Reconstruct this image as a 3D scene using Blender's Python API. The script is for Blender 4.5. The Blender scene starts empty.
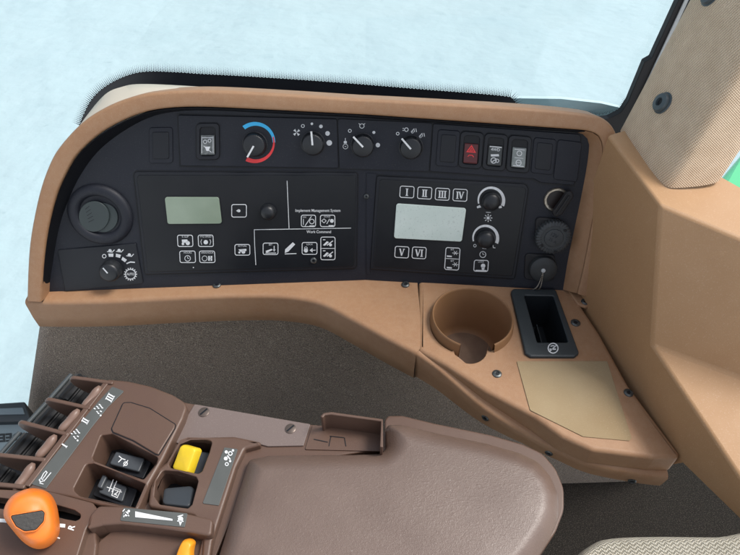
import bpy, bmesh, math, random
from mathutils import Vector, Matrix
from mathutils.geometry import tessellate_polygon
random.seed(4)
S = bpy.context.scene
COL = S.collection
PI = math.pi
R = math.radians

# ------------------------------------------------------------------ camera
CAM = Vector((0, 0, 1.25)); FPX = 560.0; PITCH = R(45)
cd = bpy.data.cameras.new('camera'); cam = bpy.data.objects.new('camera', cd); COL.objects.link(cam)
cam.location = CAM; cam.rotation_euler = (R(90) - PITCH, 0, 0)
cd.sensor_width = 36; cd.lens = 36 * FPX / 740; cd.clip_start = .01; cd.clip_end = 500
S.camera = cam

# ------------------------------------------------------------------ world, sun, exposure
SUN_EL, SUN_AZ = R(56), R(78)            # azimuth measured from +Y towards +X
w = bpy.data.worlds.new('World'); S.world = w; w.use_nodes = True
nt = w.node_tree; nt.nodes.clear()
sky = nt.nodes.new('ShaderNodeTexSky'); sky.sky_type = 'NISHITA'; sky.sun_disc = False
sky.sun_elevation = SUN_EL; sky.sun_rotation = SUN_AZ; sky.air_density = 1.0; sky.dust_density = 3.0; sky.ozone_density = 1.0
bg = nt.nodes.new('ShaderNodeBackground'); bg.inputs[1].default_value = .125
wo = nt.nodes.new('ShaderNodeOutputWorld')
hs = nt.nodes.new('ShaderNodeHueSaturation'); hs.inputs['Saturation'].default_value = .40      # overcast: the blue thins out
nt.links.new(sky.outputs[0], hs.inputs['Color']); nt.links.new(hs.outputs[0], bg.inputs[0]); nt.links.new(bg.outputs[0], wo.inputs[0])
sd = bpy.data.lights.new('sun', 'SUN'); sd.energy = 1.5; sd.angle = R(18); sd.color = (1, .96, .9)
sun = bpy.data.objects.new('sun', sd); COL.objects.link(sun)
dsun = Vector((math.sin(SUN_AZ) * math.cos(SUN_EL), math.cos(SUN_AZ) * math.cos(SUN_EL), math.sin(SUN_EL)))
sun.rotation_euler = dsun.to_track_quat('Z', 'Y').to_euler(); sun.location = (0, 0, 4)
S.view_settings.view_transform = 'Standard'; S.view_settings.look = 'None'
S.view_settings.exposure = 0.80; S.view_settings.gamma = 1
S.cycles.max_bounces = 8; S.cycles.transparent_max_bounces = 12

# ------------------------------------------------------------------ rays and surfaces (photo pixels -> points on real planes)
def ray(u, v):
    a = (u - 370) / FPX; b = -(v - 277.5) / FPX
    c, s = math.cos(PITCH), math.sin(PITCH)
    return Vector((a, c + b * s, -s + b * c))
class Plane:
    def __init__(s, pt, n): s.pt = Vector(pt); s.nn = Vector(n).normalized()
    def t(s, u, v, h=0):
        d = ray(u, v); q = s.pt + s.nn * h
        return (q - CAM).dot(s.nn) / d.dot(s.nn)
    def p(s, u, v, h=0): return CAM + ray(u, v) * s.t(u, v) + s.nn * h
    def q(s, u, v, h=0): return CAM + ray(u, v) * s.t(u, v, h)      # point of the raised plane that lies on the ray
    def n(s, u, v): return s.nn
    def sc(s, u, v): return s.t(u, v) / FPX                          # metres per photo pixel
def flat(z): return Plane((0, 0, z), (0, 0, 1))
def upright(y): return Plane((0, y, 0), (0, -1, 0))
class Bent:
    def __init__(s, a, b): s.a, s.b = a, b
    def pick(s, u, v): return s.a if u < 365.5 else s.b
    def p(s, u, v, h=0): return s.pick(u, v).p(u, v, h)
    def q(s, u, v, h=0): return s.pick(u, v).q(u, v, h)
    def n(s, u, v): return s.pick(u, v).nn
    def sc(s, u, v): return s.pick(u, v).sc(u, v)
def tilt_normal(el, yaw): return Vector((math.sin(yaw) * math.cos(el), -math.cos(yaw) * math.cos(el), math.sin(el)))
ZL = .70                                                             # ledge height
B0 = flat(ZL).p(365.5, 280)
PAN = Bent(Plane(B0, tilt_normal(R(20), R(3.0))), Plane(B0, tilt_normal(R(20), R(-4.5))))
LEDGE = flat(ZL)
# ------------------------------------------------------------------ materials
def mat(name, col, rough=.5, spec=.5, metal=0, bump=None, speck=None, coat=0, sheen=0, emis=None, mottle=None, alpha=None):
    m = bpy.data.materials.new(name); m.use_nodes = True; t = m.node_tree; N = t.nodes; L = t.links
    b = N['Principled BSDF']; b.inputs['Roughness'].default_value = rough
    b.inputs['Specular IOR Level'].default_value = spec; b.inputs['Metallic'].default_value = metal
    b.inputs['Coat Weight'].default_value = coat; b.inputs['Sheen Weight'].default_value = sheen
    tc = N.new('ShaderNodeTexCoord'); geo = N.new('ShaderNodeNewGeometry')
    src = geo.outputs['Position']
    c = N.new('ShaderNodeRGB'); c.outputs[0].default_value = (*col, 1); out = c.outputs[0]
    def mix(a, colb, fac):
        x = N.new('ShaderNodeMix'); x.data_type = 'RGBA'; L.new(fac, x.inputs[0]); L.new(a, x.inputs[6]); x.inputs[7].default_value = (*colb, 1); return x.outputs[2]
    if mottle:                       # (scale, colour, amount) broad unevenness, dust and handling wear
        for sc_, cb, am in mottle:
            n = N.new('ShaderNodeTexNoise'); n.inputs['Scale'].default_value = sc_; n.inputs['Detail'].default_value = 6; L.new(src, n.inputs[0])
            r = N.new('ShaderNodeMapRange'); r.inputs[1].default_value = .42; r.inputs[2].default_value = .72; r.inputs[4].default_value = am
            L.new(n.outputs[0], r.inputs[0]); out = mix(out, cb, r.outputs[0])
            rr = N.new('ShaderNodeMapRange'); rr.inputs[3].default_value = rough - .06; rr.inputs[4].default_value = min(1, rough + .1); L.new(n.outputs[0], rr.inputs[0]); L.new(rr.outputs[0], b.inputs['Roughness'])
    if speck:                        # (scale, colour, threshold, amount)
        for sc_, cb, th, am in speck:
            n = N.new('ShaderNodeTexNoise'); n.inputs['Scale'].default_value = sc_; n.inputs['Detail'].default_value = 2; L.new(src, n.inputs[0])
            r = N.new('ShaderNodeMapRange'); r.inputs[1].default_value = th; r.inputs[2].default_value = th + .08; r.inputs[4].default_value = am
            L.new(n.outputs[0], r.inputs[0]); out = mix(out, cb, r.outputs[0])
    L.new(out, b.inputs['Base Color'])
    if bump:                         # (kind, scale, strength, distance)
        prev = None
        for kind, sc_, st, ds in bump:
            if kind == 'noise':
                n = N.new('ShaderNodeTexNoise'); n.inputs['Scale'].default_value = sc_; n.inputs['Detail'].default_value = 3; L.new(src, n.inputs[0]); h = n.outputs[0]
            elif kind == 'cell':
                n = N.new('ShaderNodeTexVoronoi'); n.inputs['Scale'].default_value = sc_; n.feature = 'SMOOTH_F1'; n.inputs['Smoothness'].default_value = .3
                nn = N.new('ShaderNodeTexNoise'); nn.inputs['Scale'].default_value = sc_ * .6
                mx = N.new('ShaderNodeMix'); mx.data_type = 'VECTOR'; mx.inputs[0].default_value = .01
                L.new(src, nn.inputs[0]); L.new(src, mx.inputs[4]); L.new(nn.outputs[1], mx.inputs[5]); L.new(mx.outputs[1], n.inputs[0]); h = n.outputs[0]
            elif kind == 'ridge':
                n = N.new('ShaderNodeTexNoise'); n.inputs['Scale'].default_value = sc_; n.inputs['Detail'].default_value = 2; n.noise_type = 'RIDGED_MULTIFRACTAL'
                mp = N.new('ShaderNodeMapping'); mp.inputs['Scale'].default_value = (.6, 1.3, 1); mp.inputs['Rotation'].default_value = (0, 0, .5)
                L.new(src, mp.inputs[0]); L.new(mp.outputs[0], n.inputs[0]); h = n.outputs[0]
            bp = N.new('ShaderNodeBump'); bp.inputs['Strength'].default_value = st; bp.inputs['Distance'].default_value = ds
            L.new(h, bp.inputs['Height'])
            if prev: L.new(prev, bp.inputs['Normal'])
            prev = bp.outputs[0]
        L.new(prev, b.inputs['Normal'])
    if emis:
        b.inputs['Emission Color'].default_value = (*emis[0], 1); b.inputs['Emission Strength'].default_value = emis[1]
    return m
TAN = mat('tan_plastic', (.35, .192, .100), .5, .45, bump=[('noise', 1500, .35, .0006)], speck=[(900, (.43, .27, .165), .6, .5)],
          mottle=[(9, (.39, .235, .135), .5), (60, (.29, .150, .078), .4), (170, (.42, .28, .18), .25)])
TANT = mat('trim_tan_plastic', (.42, .245, .122), .5, .4, bump=[('noise', 1200, .35, .0006)], speck=[(700, (.52, .36, .24), .6, .4)],
           mottle=[(7, (.45, .28, .155), .5), (40, (.38, .215, .105), .3)])
TANC = mat('tan_cup_plastic', (.26, .140, .066), .5, .4, bump=[('noise', 1500, .2, .0004)], mottle=[(20, (.3, .16, .09), .4)])  # darker than the tray tan: shade inside the deep cup put into the colour
BEIGE = mat('pale_beige_deck', (.62, .55, .45), .7, .3, bump=[('noise', 1200, .3, .0005)])
BLK = mat('black_panel_plastic', (.0105, .0128, .021), .5, .4, bump=[('noise', 1800, .25, .0004)], speck=[(800, (.05, .05, .055), .62, .5)], mottle=[(11, (.022, .024, .03), .5)])  # bluish base: the reflection of sky and snow is put into the colour
BLK2 = mat('black_module_plastic', (.010, .012, .017), .45, .4, bump=[('noise', 2200, .15, .0003)], mottle=[(14, (.018, .019, .024), .5)])
BLKM = mat('black_overlay_film', (.0075, .009, .012), .36, .4, bump=[('noise', 1500, .1, .0003)], mottle=[(18, (.015, .016, .019), .5)])
DARK = mat('deep_black', (.006, .007, .010), .5, .4)
RUB = mat('black_rubber', (.018, .018, .02), .6, .4, bump=[('noise', 700, .3, .0005)])
KNOB = mat('knob_plastic', (.014, .016, .019), .38, .5, bump=[('noise', 1500, .2, .0003)])
ROCK = mat('rocker_grey', (.10, .11, .11), .35, .5, mottle=[(250, (.25, .27, .26), .7)])
WHT = mat('white_print', (.74, .76, .77), .5, .4, mottle=[(300, (.5, .52, .53), .5)])
RED = mat('red_print', (.85, .05, .055), .45); BLU = mat('blue_print', (.05, .52, .92), .45)
RED2 = mat('red_lens', (.35, .02, .03), .3)
LCD1 = mat('green_display', (.24, .31, .23), .22, .6, mottle=[(14, (.36, .43, .34), .6)])
LCD2 = mat('pale_display', (.60, .70, .65), .22, .6, speck=[(420, (.42, .5, .47), .6, .5)], mottle=[(30, (.72, .80, .76), .6)])
VANE = mat('vent_vane', (.036, .049, .050), .45)
SCR = mat('screw_metal', (.09, .10, .10), .38, .5, .7, mottle=[(400, (.2, .2, .2), .6)])
MET = mat('bright_metal', (.55, .5, .42), .3, .5, .9, mottle=[(200, (.2, .16, .12), .6)])
CAR = mat('carpet', (.26, .20, .148), .95, .1, bump=[('noise', 420, 1, .003), ('noise', 1200, .6, .001)], sheen=.25,
          speck=[(640, (.60, .50, .38), .57, .85), (820, (.02, .016, .013), .55, .9)], mottle=[(6, (.21, .16, .12), .6)])
FLO = mat('dark_floor_carpet', (.020, .018, .016), .95, .1, bump=[('noise', 380, 1, .003)], speck=[(600, (.085, .075, .062), .57, .9)])
PADM = mat('armrest_vinyl', (.135, .090, .070), .42, .75, bump=[('ridge', 400, .35, .0004), ('cell', 650, .3, .0004)],
           mottle=[(7, (.175, .12, .097), .6), (22, (.10, .060, .045), .6)], speck=[(260, (.5, .47, .43), .76, .7)])
BRN = mat('brown_housing', (.108, .062, .043), .40, .5, bump=[('noise', 1500, .25, .0004)], mottle=[(10, (.15, .098, .074), .5), (50, (.10, .056, .042), .5)])
BRND = mat('brown_housing_grey', (.165, .125, .112), .45, .5, bump=[('noise', 1700, .3, .0004)], speck=[(900, (.3, .25, .23), .62, .4)])
DEC = mat('grey_decal', (.085, .09, .085), .42, .5, mottle=[(40, (.11, .115, .11), .5)])
SWG = mat('switch_grey', (.045, .052, .06), .4, .5)
YEL = mat('yellow_plastic', (.74, .52, .02), .45, .5, bump=[('noise', 500, .15, .0004)], mottle=[(120, (.58, .40, .04), .4)]); ORA = mat('orange_plastic', (.80, .19, .015), .4, .5, bump=[('noise', 220, .16, .0006)], mottle=[(45, (.70, .20, .03), .5), (160, (.58, .17, .04), .35)])
ORY = mat('amber_plastic', (.85, .33, .02), .4, .5)
GRN = mat('green_paint', (.045, .50, .20), .3, .5, coat=.5)
GREYM = mat('pale_grey_strip', (.5, .53, .54), .4, .5)
MATF = mat('khaki_rubber_mat', (.31, .225, .125), .75, .3, bump=[('noise', 900, .4, .0005)], speck=[(600, (.40, .31, .19), .60, .4)], mottle=[(12, (.40, .32, .20), .5)])
SNOW = mat('snow', (.66, .70, .71), .8, .2, bump=[('noise', 1.2, .5, .15), ('noise', 9, .4, .03)], mottle=[(.8, (.61, .66, .68), .7), (5, (.70, .73, .74), .6)], speck=[(3.2, (.55, .60, .62), .66, .4), (9, (.46, .50, .52), .72, .5)])

def uvmat(name, ca, cb, uvrep, bumpd, holes=False, kind='weave'):
    m = bpy.data.materials.new(name); m.use_nodes = True; t = m.node_tree; N = t.nodes; L = t.links; b = N['Principled BSDF']
    b.inputs['Roughness'].default_value = .9; b.inputs['Specular IOR Level'].default_value = .15; b.inputs['Sheen Weight'].default_value = .2
    uv = N.new('ShaderNodeUVMap'); sp = N.new('ShaderNodeSeparateXYZ')
    wob = N.new('ShaderNodeTexNoise'); wob.inputs['Scale'].default_value = 60; L.new(uv.outputs[0], wob.inputs[0])
    L.new(uv.outputs[0], sp.inputs[0])
    def mth(op, a, bb):
        x = N.new('ShaderNodeMath'); x.operation = op
        for i, k in enumerate((a, bb)):
            if k is None: continue
            if isinstance(k, (int, float)): x.inputs[i].default_value = k
            else: L.new(k, x.inputs[i])
        return x.outputs[0]
    if kind == 'weave':
        x = mth('SINE', mth('MULTIPLY', mth('ADD', sp.outputs[0], mth('MULTIPLY', sp.outputs[1], .5)), uvrep), None); y = mth('SINE', mth('MULTIPLY', sp.outputs[1], uvrep), None)
        h = mth('MULTIPLY', x, y)
    else:                            # knitted chevrons
        z = mth('ABSOLUTE', mth('SINE', mth('MULTIPLY', sp.outputs[0], uvrep * .25), None), None)
        h = mth('MULTIPLY', mth('SINE', mth('ADD', mth('MULTIPLY', sp.outputs[1], uvrep), mth('MULTIPLY', z, 5)), None), mth('ADD', mth('MULTIPLY', mth('SINE', mth('MULTIPLY', sp.outputs[0], uvrep * 2), None), .4), .7))
    h = mth('ADD', h, mth('MULTIPLY', wob.outputs[0], .9))
    r = N.new('ShaderNodeMapRange'); r.inputs[1].default_value = -.1; r.inputs[2].default_value = .9; L.new(h, r.inputs[0])
    mx = N.new('ShaderNodeMix'); mx.data_type = 'RGBA'; mx.inputs[6].default_value = (*ca, 1); mx.inputs[7].default_value = (*cb, 1); L.new(r.outputs[0], mx.inputs[0])
    L.new(mx.outputs[2], b.inputs['Base Color'])
    bp = N.new('ShaderNodeBump'); bp.inputs['Strength'].default_value = .8; bp.inputs['Distance'].default_value = bumpd; L.new(h, bp.inputs['Height']); L.new(bp.outputs[0], b.inputs['Normal'])
    return m
FAB = uvmat('pillar_cloth', (.50, .35, .22), (.86, .69, .50), 2 * PI / .0028, .0007)
SEATM = uvmat('seat_cloth', (.30, .27, .20), (.62, .58, .48), 2 * PI / .0032, .0015, kind='knit')

def glassmat():
    m = bpy.data.materials.new('tinted_glass'); m.use_nodes = True; t = m.node_tree; t.nodes.clear(); N = t.nodes; L = t.links
    tr = N.new('ShaderNodeBsdfTransparent'); tr.inputs[0].default_value = (.76, .85, .87, 1)
    gl = N.new('ShaderNodeBsdfGlossy'); gl.inputs['Roughness'].default_value = .02
    lw = N.new('ShaderNodeLayerWeight'); lw.inputs[0].default_value = .5; pw = N.new('ShaderNodeMath'); pw.operation = 'POWER'; pw.inputs[1].default_value = 5; L.new(lw.outputs['Facing'], pw.inputs[0])
    fr = N.new('ShaderNodeMath'); fr.operation = 'MULTIPLY_ADD'; fr.inputs[1].default_value = .9; fr.inputs[2].default_value = .03; L.new(pw.outputs[0], fr.inputs[0])
    mx = N.new('ShaderNodeMixShader'); o = N.new('ShaderNodeOutputMaterial')
    L.new(fr.outputs[0], mx.inputs[0]); L.new(tr.outputs[0], mx.inputs[1]); L.new(gl.outputs[0], mx.inputs[2]); L.new(mx.outputs[0], o.inputs[0])
    return m
GLASS = glassmat()

# ------------------------------------------------------------------ object helpers
ORG = {}
def thing(name, label, cat, loc, group=None):
    o = bpy.data.objects.new(name, None); COL.objects.link(o); o.location = loc; o.empty_display_size = .05
    o['label'] = label; o['category'] = cat; o['kind'] = 'thing'
    if group: o['group'] = group
    ORG[o] = Vector(loc); return o
def add(name, bm, m, parent=None, smooth=35, label=None, bevel=0, recalc=True, wn=True):
    if recalc: bmesh.ops.recalc_face_normals(bm, faces=bm.faces)
    me = bpy.data.meshes.new(name)
    c = Vector((0, 0, 0))
    for v in bm.verts: c += v.co
    c /= max(1, len(bm.verts))
    for v in bm.verts: v.co -= c
    bm.to_mesh(me); bm.free(); me.materials.append(m)
    o = bpy.data.objects.new(name, me); COL.objects.link(o)
    if smooth:
        for p in me.polygons: p.use_smooth = True
        me.set_sharp_from_angle(angle=R(smooth))
    if bevel:
        bv = o.modifiers.new('bevel', 'BEVEL'); bv.width = bevel; bv.segments = 3; bv.limit_method = 'ANGLE'; bv.angle_limit = R(35); bv.harden_normals = False
    if smooth and wn:
        wm = o.modifiers.new('wn', 'WEIGHTED_NORMAL'); wm.keep_sharp = True; wm.weight = 80
    ORG[o] = c
    if parent: o.parent = parent; o.location = c - ORG[parent]
    else: o.location = c
    if label: o['label'] = label
    return o
def struct(name, bm, m, **k):
    o = add(name, bm, m, **k); o['kind'] = 'structure'; return o
# ---- 2-D loops in photo pixels
def area(p): return sum(p[i][0] * p[(i + 1) % len(p)][1] - p[(i + 1) % len(p)][0] * p[i][1] for i in range(len(p))) / 2
def fillet(pts, r, seg=6):
    out = []; n = len(pts)
    for i in range(n):
        rr = r[i] if isinstance(r, (list, tuple)) else r
        a = Vector(pts[i - 1][:2]); b = Vector(pts[i][:2]); c = Vector(pts[(i + 1) % n][:2])
        d1 = (a - b); d2 = (c - b); l1, l2 = d1.length, d2.length; d1 /= l1; d2 /= l2
        ang = d1.angle(d2)
        if rr <= 0 or ang > R(176): out.append((b.x, b.y)); continue
        t = min(rr / math.tan(ang / 2), l1 * .48, l2 * .48); rad = t * math.tan(ang / 2)
        ctr = b + (d1 + d2).normalized() * (rad / math.sin(ang / 2))
        s = b + d1 * t - ctr; e = b + d2 * t - ctr
        tot = s.angle_signed(e)
        for k in range(seg + 1):
            q = s.copy(); q.rotate(Matrix.Rotation(-tot * k / seg, 2)); out.append((ctr.x + q.x, ctr.y + q.y))
    return out
def spline(pts, n=6, closed=False):
    out = []; N_ = len(pts)
    rng = range(N_) if closed else range(N_ - 1)
    g = (lambda i: pts[i % N_]) if closed else (lambda i: pts[max(0, min(N_ - 1, i))])
    for i in rng:
        p0, p1, p2, p3 = g(i - 1), g(i), g(i + 1), g(i + 2)
        for k in range(n):
            t = k / n
            out.append(tuple(.5 * (2 * b + (c - a) * t + (2 * a - 5 * b + 4 * c - d) * t * t + (3 * b - a - 3 * c + d) * t ** 3) for a, b, c, d in zip(p0, p1, p2, p3)))
    if not closed: out.append(tuple(pts[-1]))
    return out
def offset(pts, d):                                                   # d > 0 shrinks
    n = len(pts); sg = 1 if area(pts) > 0 else -1; out = []
    for i in range(n):
        a = Vector(pts[i - 1]); b = Vector(pts[i]); c = Vector(pts[(i + 1) % n])
        e1 = (b - a); e2 = (c - b)
        if e1.length < 1e-6: e1 = e2
        if e2.length < 1e-6: e2 = e1
        n1 = Vector((-e1.y, e1.x)).normalized() * sg; n2 = Vector((-e2.y, e2.x)).normalized() * sg
        m_ = n1 + n2
        m_ = n1 if m_.length < 1e-4 else m_.normalized()
        k = d / max(.5, m_.dot(n1)); out.append((b.x + m_.x * k, b.y + m_.y * k))
    return out
def circ(u, v, r, n=32, asp=1, a0=0, a1=2 * PI, open_=False):
    return [(u + r * math.cos(a0 + (a1 - a0) * k / (n if not open_ else n - 1)), v + asp * r * math.sin(a0 + (a1 - a0) * k / (n if not open_ else n - 1))) for k in range(n)]
def rot(pts, u, v, a):
    c, s = math.cos(a), math.sin(a); return [(u + (x - u) * c - (y - v) * s, v + (x - u) * s + (y - v) * c) for x, y in pts]
def loop_verts(bm, sf, pts, h): return [bm.verts.new(sf.p(x, y, h)) for x, y in pts]
def bridge(bm, a, b):
    n = len(a)
    for i in range(n): bm.faces.new((a[i], a[(i + 1) % n], b[(i + 1) % n], b[i]))
def cap(bm, vloops, ploops):
    tris = tessellate_polygon([[Vector((x, y, 0)) for x, y in l] for l in ploops])
    fl = [v for l in vloops for v in l]
    for t in tris:
        try: bm.faces.new([fl[i] for i in t])
        except ValueError: pass
def plate_bm(sf, outer, h0, h1, holes=(), r=1.0, rh=None, seg=4, scl=None, bm=None):
    bm = bm or bmesh.new()
    cx = sum(p[0] for p in outer) / len(outer); cy = sum(p[1] for p in outer) / len(outer)
    sc = scl or sf.sc(cx, cy); rh = r if rh is None else rh
    def rim(loop, rad, sgn):
        H = min(rad * sc, (h1 - h0) * .98)
        bot = loop_verts(bm, sf, loop, h0); prev = bot
        if rad <= 0:
            top = loop_verts(bm, sf, loop, h1); bridge(bm, prev, top); return bot, top, loop
        L_ = loop
        for k in range(seg + 1):
            a = k / seg * PI / 2
            L_ = offset(loop, sgn * rad * (1 - math.cos(a))) if k else loop
            ring = loop_verts(bm, sf, L_, h1 - H + H * math.sin(a)); bridge(bm, prev, ring); prev = ring
        return bot, prev, L_
    res = [rim(list(outer), r, 1)] + [rim(list(h), rh, -1) for h in holes]
    cap(bm, [x[1] for x in res], [x[2] for x in res]); cap(bm, [x[0] for x in res], [[p for p in outer]] + [list(h) for h in holes])
    return bm
def plate(name, sf, outer, h0, h1, m, parent=None, holes=(), r=1.0, rh=None, seg=4, **k):
    return add(name, plate_bm(sf, outer, h0, h1, holes, r, rh, seg), m, parent, **k)
def pillow(name, sf, outer, h0, h1, m, parent=None, k=.35, seg=7, dome=0.0, **kw):
    bm = bmesh.new(); n = len(outer); cx = sum(p[0] for p in outer) / n; cy = sum(p[1] for p in outer) / n
    prev = loop_verts(bm, sf, outer, h0); bot = prev
    for i in range(seg + 1):
        a = i / seg * PI / 2; s = 1 - k * (1 - math.cos(a))
        ring = loop_verts(bm, sf, [(cx + (x - cx) * s, cy + (y - cy) * s) for x, y in outer], h0 + (h1 - h0) * (.15 + .85 * math.sin(a)))
        bridge(bm, prev, ring); prev = ring
    s0 = s
    for i in range(1, 5):
        s = s0 * (1 - i / 5); ring = loop_verts(bm, sf, [(cx + (x - cx) * s, cy + (y - cy) * s) for x, y in outer], h1 + dome * (1 - (1 - i / 5) ** 2)); bridge(bm, prev, ring); prev = ring
    c = bm.verts.new(sf.p(cx, cy, h1 + dome))
    for i in range(n): bm.faces.new((prev[i], prev[(i + 1) % n], c))
    bm.faces.new(bot)
    return add(name, bm, m, parent, smooth=kw.pop('smooth', 60), wn=False, **kw)
def frame_at(sf, u, v, h=0):
    n = sf.n(u, v); x = (sf.p(u + 1, v) - sf.p(u, v)).normalized(); x = (x - n * x.dot(n)).normalized(); y = n.cross(x)
    return sf.p(u, v, h), x, y, n
def lathe(name, sf, u, v, prof, m, parent=None, seg=40, flute=0, fd=0, h=0, axis=None, unit=None, smooth=40, bm=None, **kw):
    own = bm is None; bm = bm or bmesh.new(); o, x, y, n = frame_at(sf, u, v, h); s = unit or sf.sc(u, v)
    if axis is not None:
        n = axis.normalized(); x = x - n * x.dot(n); x.normalize(); y = n.cross(x)
    prev = None
    for r, z in prof:
        ring = []
        for k in range(seg):
            a = 2 * PI * k / seg; rr = r * s
            if flute and r > 0: rr *= 1 - fd * (k % 2 if flute == seg // 2 else .5 + .5 * math.cos(flute * a))
            ring.append(bm.verts.new(o + x * rr * math.cos(a) + y * rr * math.sin(a) + n * z * s))
        if prev: bridge(bm, prev, ring)
        else: first = ring
        prev = ring
    bm.faces.new(prev); bm.faces.new(first)
    if not own: return bm
    return add(name, bm, m, parent, smooth=smooth, wn=False, **kw)
def tube_bm(pts, rad, seg=10, bm=None):
    bm = bm or bmesh.new(); prev = None; up = Vector((.1, .3, 1))
    rads = rad if isinstance(rad, (list, tuple)) else [rad] * len(pts)
    for i, p in enumerate(pts):
        d = (pts[min(i + 1, len(pts) - 1)] - pts[max(i - 1, 0)]).normalized(); x = d.cross(up).normalized(); y = d.cross(x)
        ring = [bm.verts.new(p + x * rads[i] * math.cos(2 * PI * k / seg) + y * rads[i] * math.sin(2 * PI * k / seg)) for k in range(seg)]
        if prev: bridge(bm, prev, ring)
        else: bm.faces.new(ring)
        prev = ring
    bm.faces.new(prev); return bm
class Ink:
    """printed marks: thin raised ink on a surface, one mesh"""
    def __init__(s, sf, h): s.sf, s.h, s.bm = sf, h, bmesh.new(); s.off = 0.0; s.T = None
    def V(s, x, y):
        if s.T: x, y = s.T(x, y)
        return s.bm.verts.new(s.sf.p(x, y, s.h))
    def poly(s, pts):
        vs = [s.V(x, y) for x, y in pts]
        for t in tessellate_polygon([[Vector((x, y, 0)) for x, y in pts]]):
            try: s.bm.faces.new([vs[i] for i in t])
            except ValueError: pass
        return s
    def line(s, pts, w=.7, closed=False):
        n = len(pts); L_, R_ = [], []
        for i in range(n):
            a = Vector(pts[i - 1] if (closed or i) else pts[i]); b = Vector(pts[i]); c = Vector(pts[(i + 1) % n] if (closed or i < n - 1) else pts[i])
            d = (b - a).normalized() + (c - b).normalized() if (b - a).length and (c - b).length else (c - a)
            d = d.normalized() if d.length > 1e-5 else Vector((1, 0)); nn = Vector((-d.y, d.x))
            e = (b - a) if (b - a).length else (c - b); e = e.normalized(); k = w / 2 / max(.5, abs(nn.dot(Vector((-e.y, e.x)))))
            L_.append(s.V(*(b + nn * k))); R_.append(s.V(*(b - nn * k)))
        for i in range(n if closed else n - 1):
            j = (i + 1) % n; s.bm.faces.new((L_[i], L_[j], R_[j], R_[i]))
        return s
    def disc(s, u, v, r, n=16): return s.poly(circ(u, v, r, n))
    def ring(s, u, v, r, w=.6, n=24): return s.line(circ(u, v, r, n), w, True)
    def arc(s, u, v, r, a0, a1, w0, w1=None, n=24, asp=1):
        w1 = w0 if w1 is None else w1; A, B = [], []
        for k in range(n):
            a = R(a0 + (a1 - a0) * k / (n - 1)); ww = (w0 + (w1 - w0) * k / (n - 1)) / 2
            A.append(s.V(u + (r + ww) * math.cos(a), v - (r + ww) * math.sin(a) * asp)); B.append(s.V(u + (r - ww) * math.cos(a), v - (r - ww) * math.sin(a) * asp))
        for k in range(n - 1): s.bm.faces.new((A[k], A[k + 1], B[k + 1], B[k]))
        return s
    def text(s, body, u, v, size, ang=0, sx=1.0, bold=.0, align='CENTER', shear=0, flip=False):
        c = bpy.data.curves.new('t', 'FONT'); c.body = body; c.size = 1; c.align_x = align; c.align_y = 'CENTER'; c.offset = bold; c.shear = shear; c.resolution_u = 3
        o = bpy.data.objects.new('t', c); COL.objects.link(o); dg = bpy.context.evaluated_depsgraph_get(); me = o.evaluated_get(dg).to_mesh()
        ca, sa = math.cos(ang), math.sin(ang); vs = []
        for vt in me.vertices:
            x = vt.co.x * size * sx; y = -vt.co.y * size
            vs.append(s.V(u + x * ca - y * sa, v + x * sa + y * ca))
        for p in me.polygons:
            try: s.bm.faces.new([vs[i] for i in p.vertices])
            except ValueError: pass
        o.evaluated_get(dg).to_mesh_clear(); bpy.data.objects.remove(o); bpy.data.curves.remove(c); return s
    def roman(s, body, u, v, hgt, wd, ang=0, stroke=1.1):           # slab-serif numerals
        st = {'I': 1, 'V': 2}; glyphs = [(g, 1.0 if g == 'I' else 2.1) for g in body]; tot = sum(g[1] for g in glyphs); x = -wd * tot / 2
        old = s.T; s.T = lambda a, b: (u + a * math.cos(ang) - b * math.sin(ang), v + a * math.sin(ang) + b * math.cos(ang))
        for g, k in glyphs:
            c = x + wd * k / 2; sw = wd * .52
            if g == 'I':
                s.line([(c, -hgt / 2), (c, hgt / 2)], stroke); s.line([(c - sw, -hgt / 2), (c + sw, -hgt / 2)], stroke * .5); s.line([(c - sw, hgt / 2), (c + sw, hgt / 2)], stroke * .5)
            else:
                s.line([(c - wd * .75, -hgt / 2), (c, hgt / 2)], stroke); s.line([(c + wd * .75, -hgt / 2), (c, hgt / 2)], stroke * .6)
                for q in (-.75, .75): s.line([(c + wd * q - sw * .7, -hgt / 2), (c + wd * q + sw * .7, -hgt / 2)], stroke * .5)
            x += wd * k
        s.T = old; return s
    def build(s, name, m, parent, **k): return add(name, s.bm, m, parent, smooth=0, recalc=False, **k)
def orient(bm, n):
    for f in bm.faces:
        f.normal_update()
        if f.normal.dot(n) < 0: f.normal_flip()
def quad_loft(rows, uvscale=None):                                   # rows of world points -> open sheet
    bm = bmesh.new(); V = [[bm.verts.new(p) for p in r] for r in rows]
    for a, b in zip(V, V[1:]):
        for i in range(len(a) - 1): bm.faces.new((a[i], a[i + 1], b[i + 1], b[i]))
    return bm
def screw(sf, u, v, r, parent, name='screw', m=SCR, slot='hex', h=0, ang=.6, washer=True):
    prof = [(r * 1.0, -.5), (r, .5), (r * .88, 1.0), (r * .55, 1.25), (r * .5, .4), (.01, .3)] if slot == 'hex' else [(r, -.4), (r, .5), (r * .85, .9), (.01, 1.05)]
    o = lathe(name, sf, u, v, prof, m, parent, seg=24, h=h)
    s = sf.sc(u, v)
    if slot == 'line':
        k = Ink(sf, h + 1.12 * s); c_, s_ = math.cos(ang), math.sin(ang); k.line([(u - c_ * r * .85, v - s_ * r * .85), (u + c_ * r * .85, v + s_ * r * .85)], r * .28); k.build('slot', DARK, o)
    else:
        k = Ink(sf, h + .45 * s); k.poly(circ(u, v, r * .42, 6)); k.build('socket', DARK, o)
    return o

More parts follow.
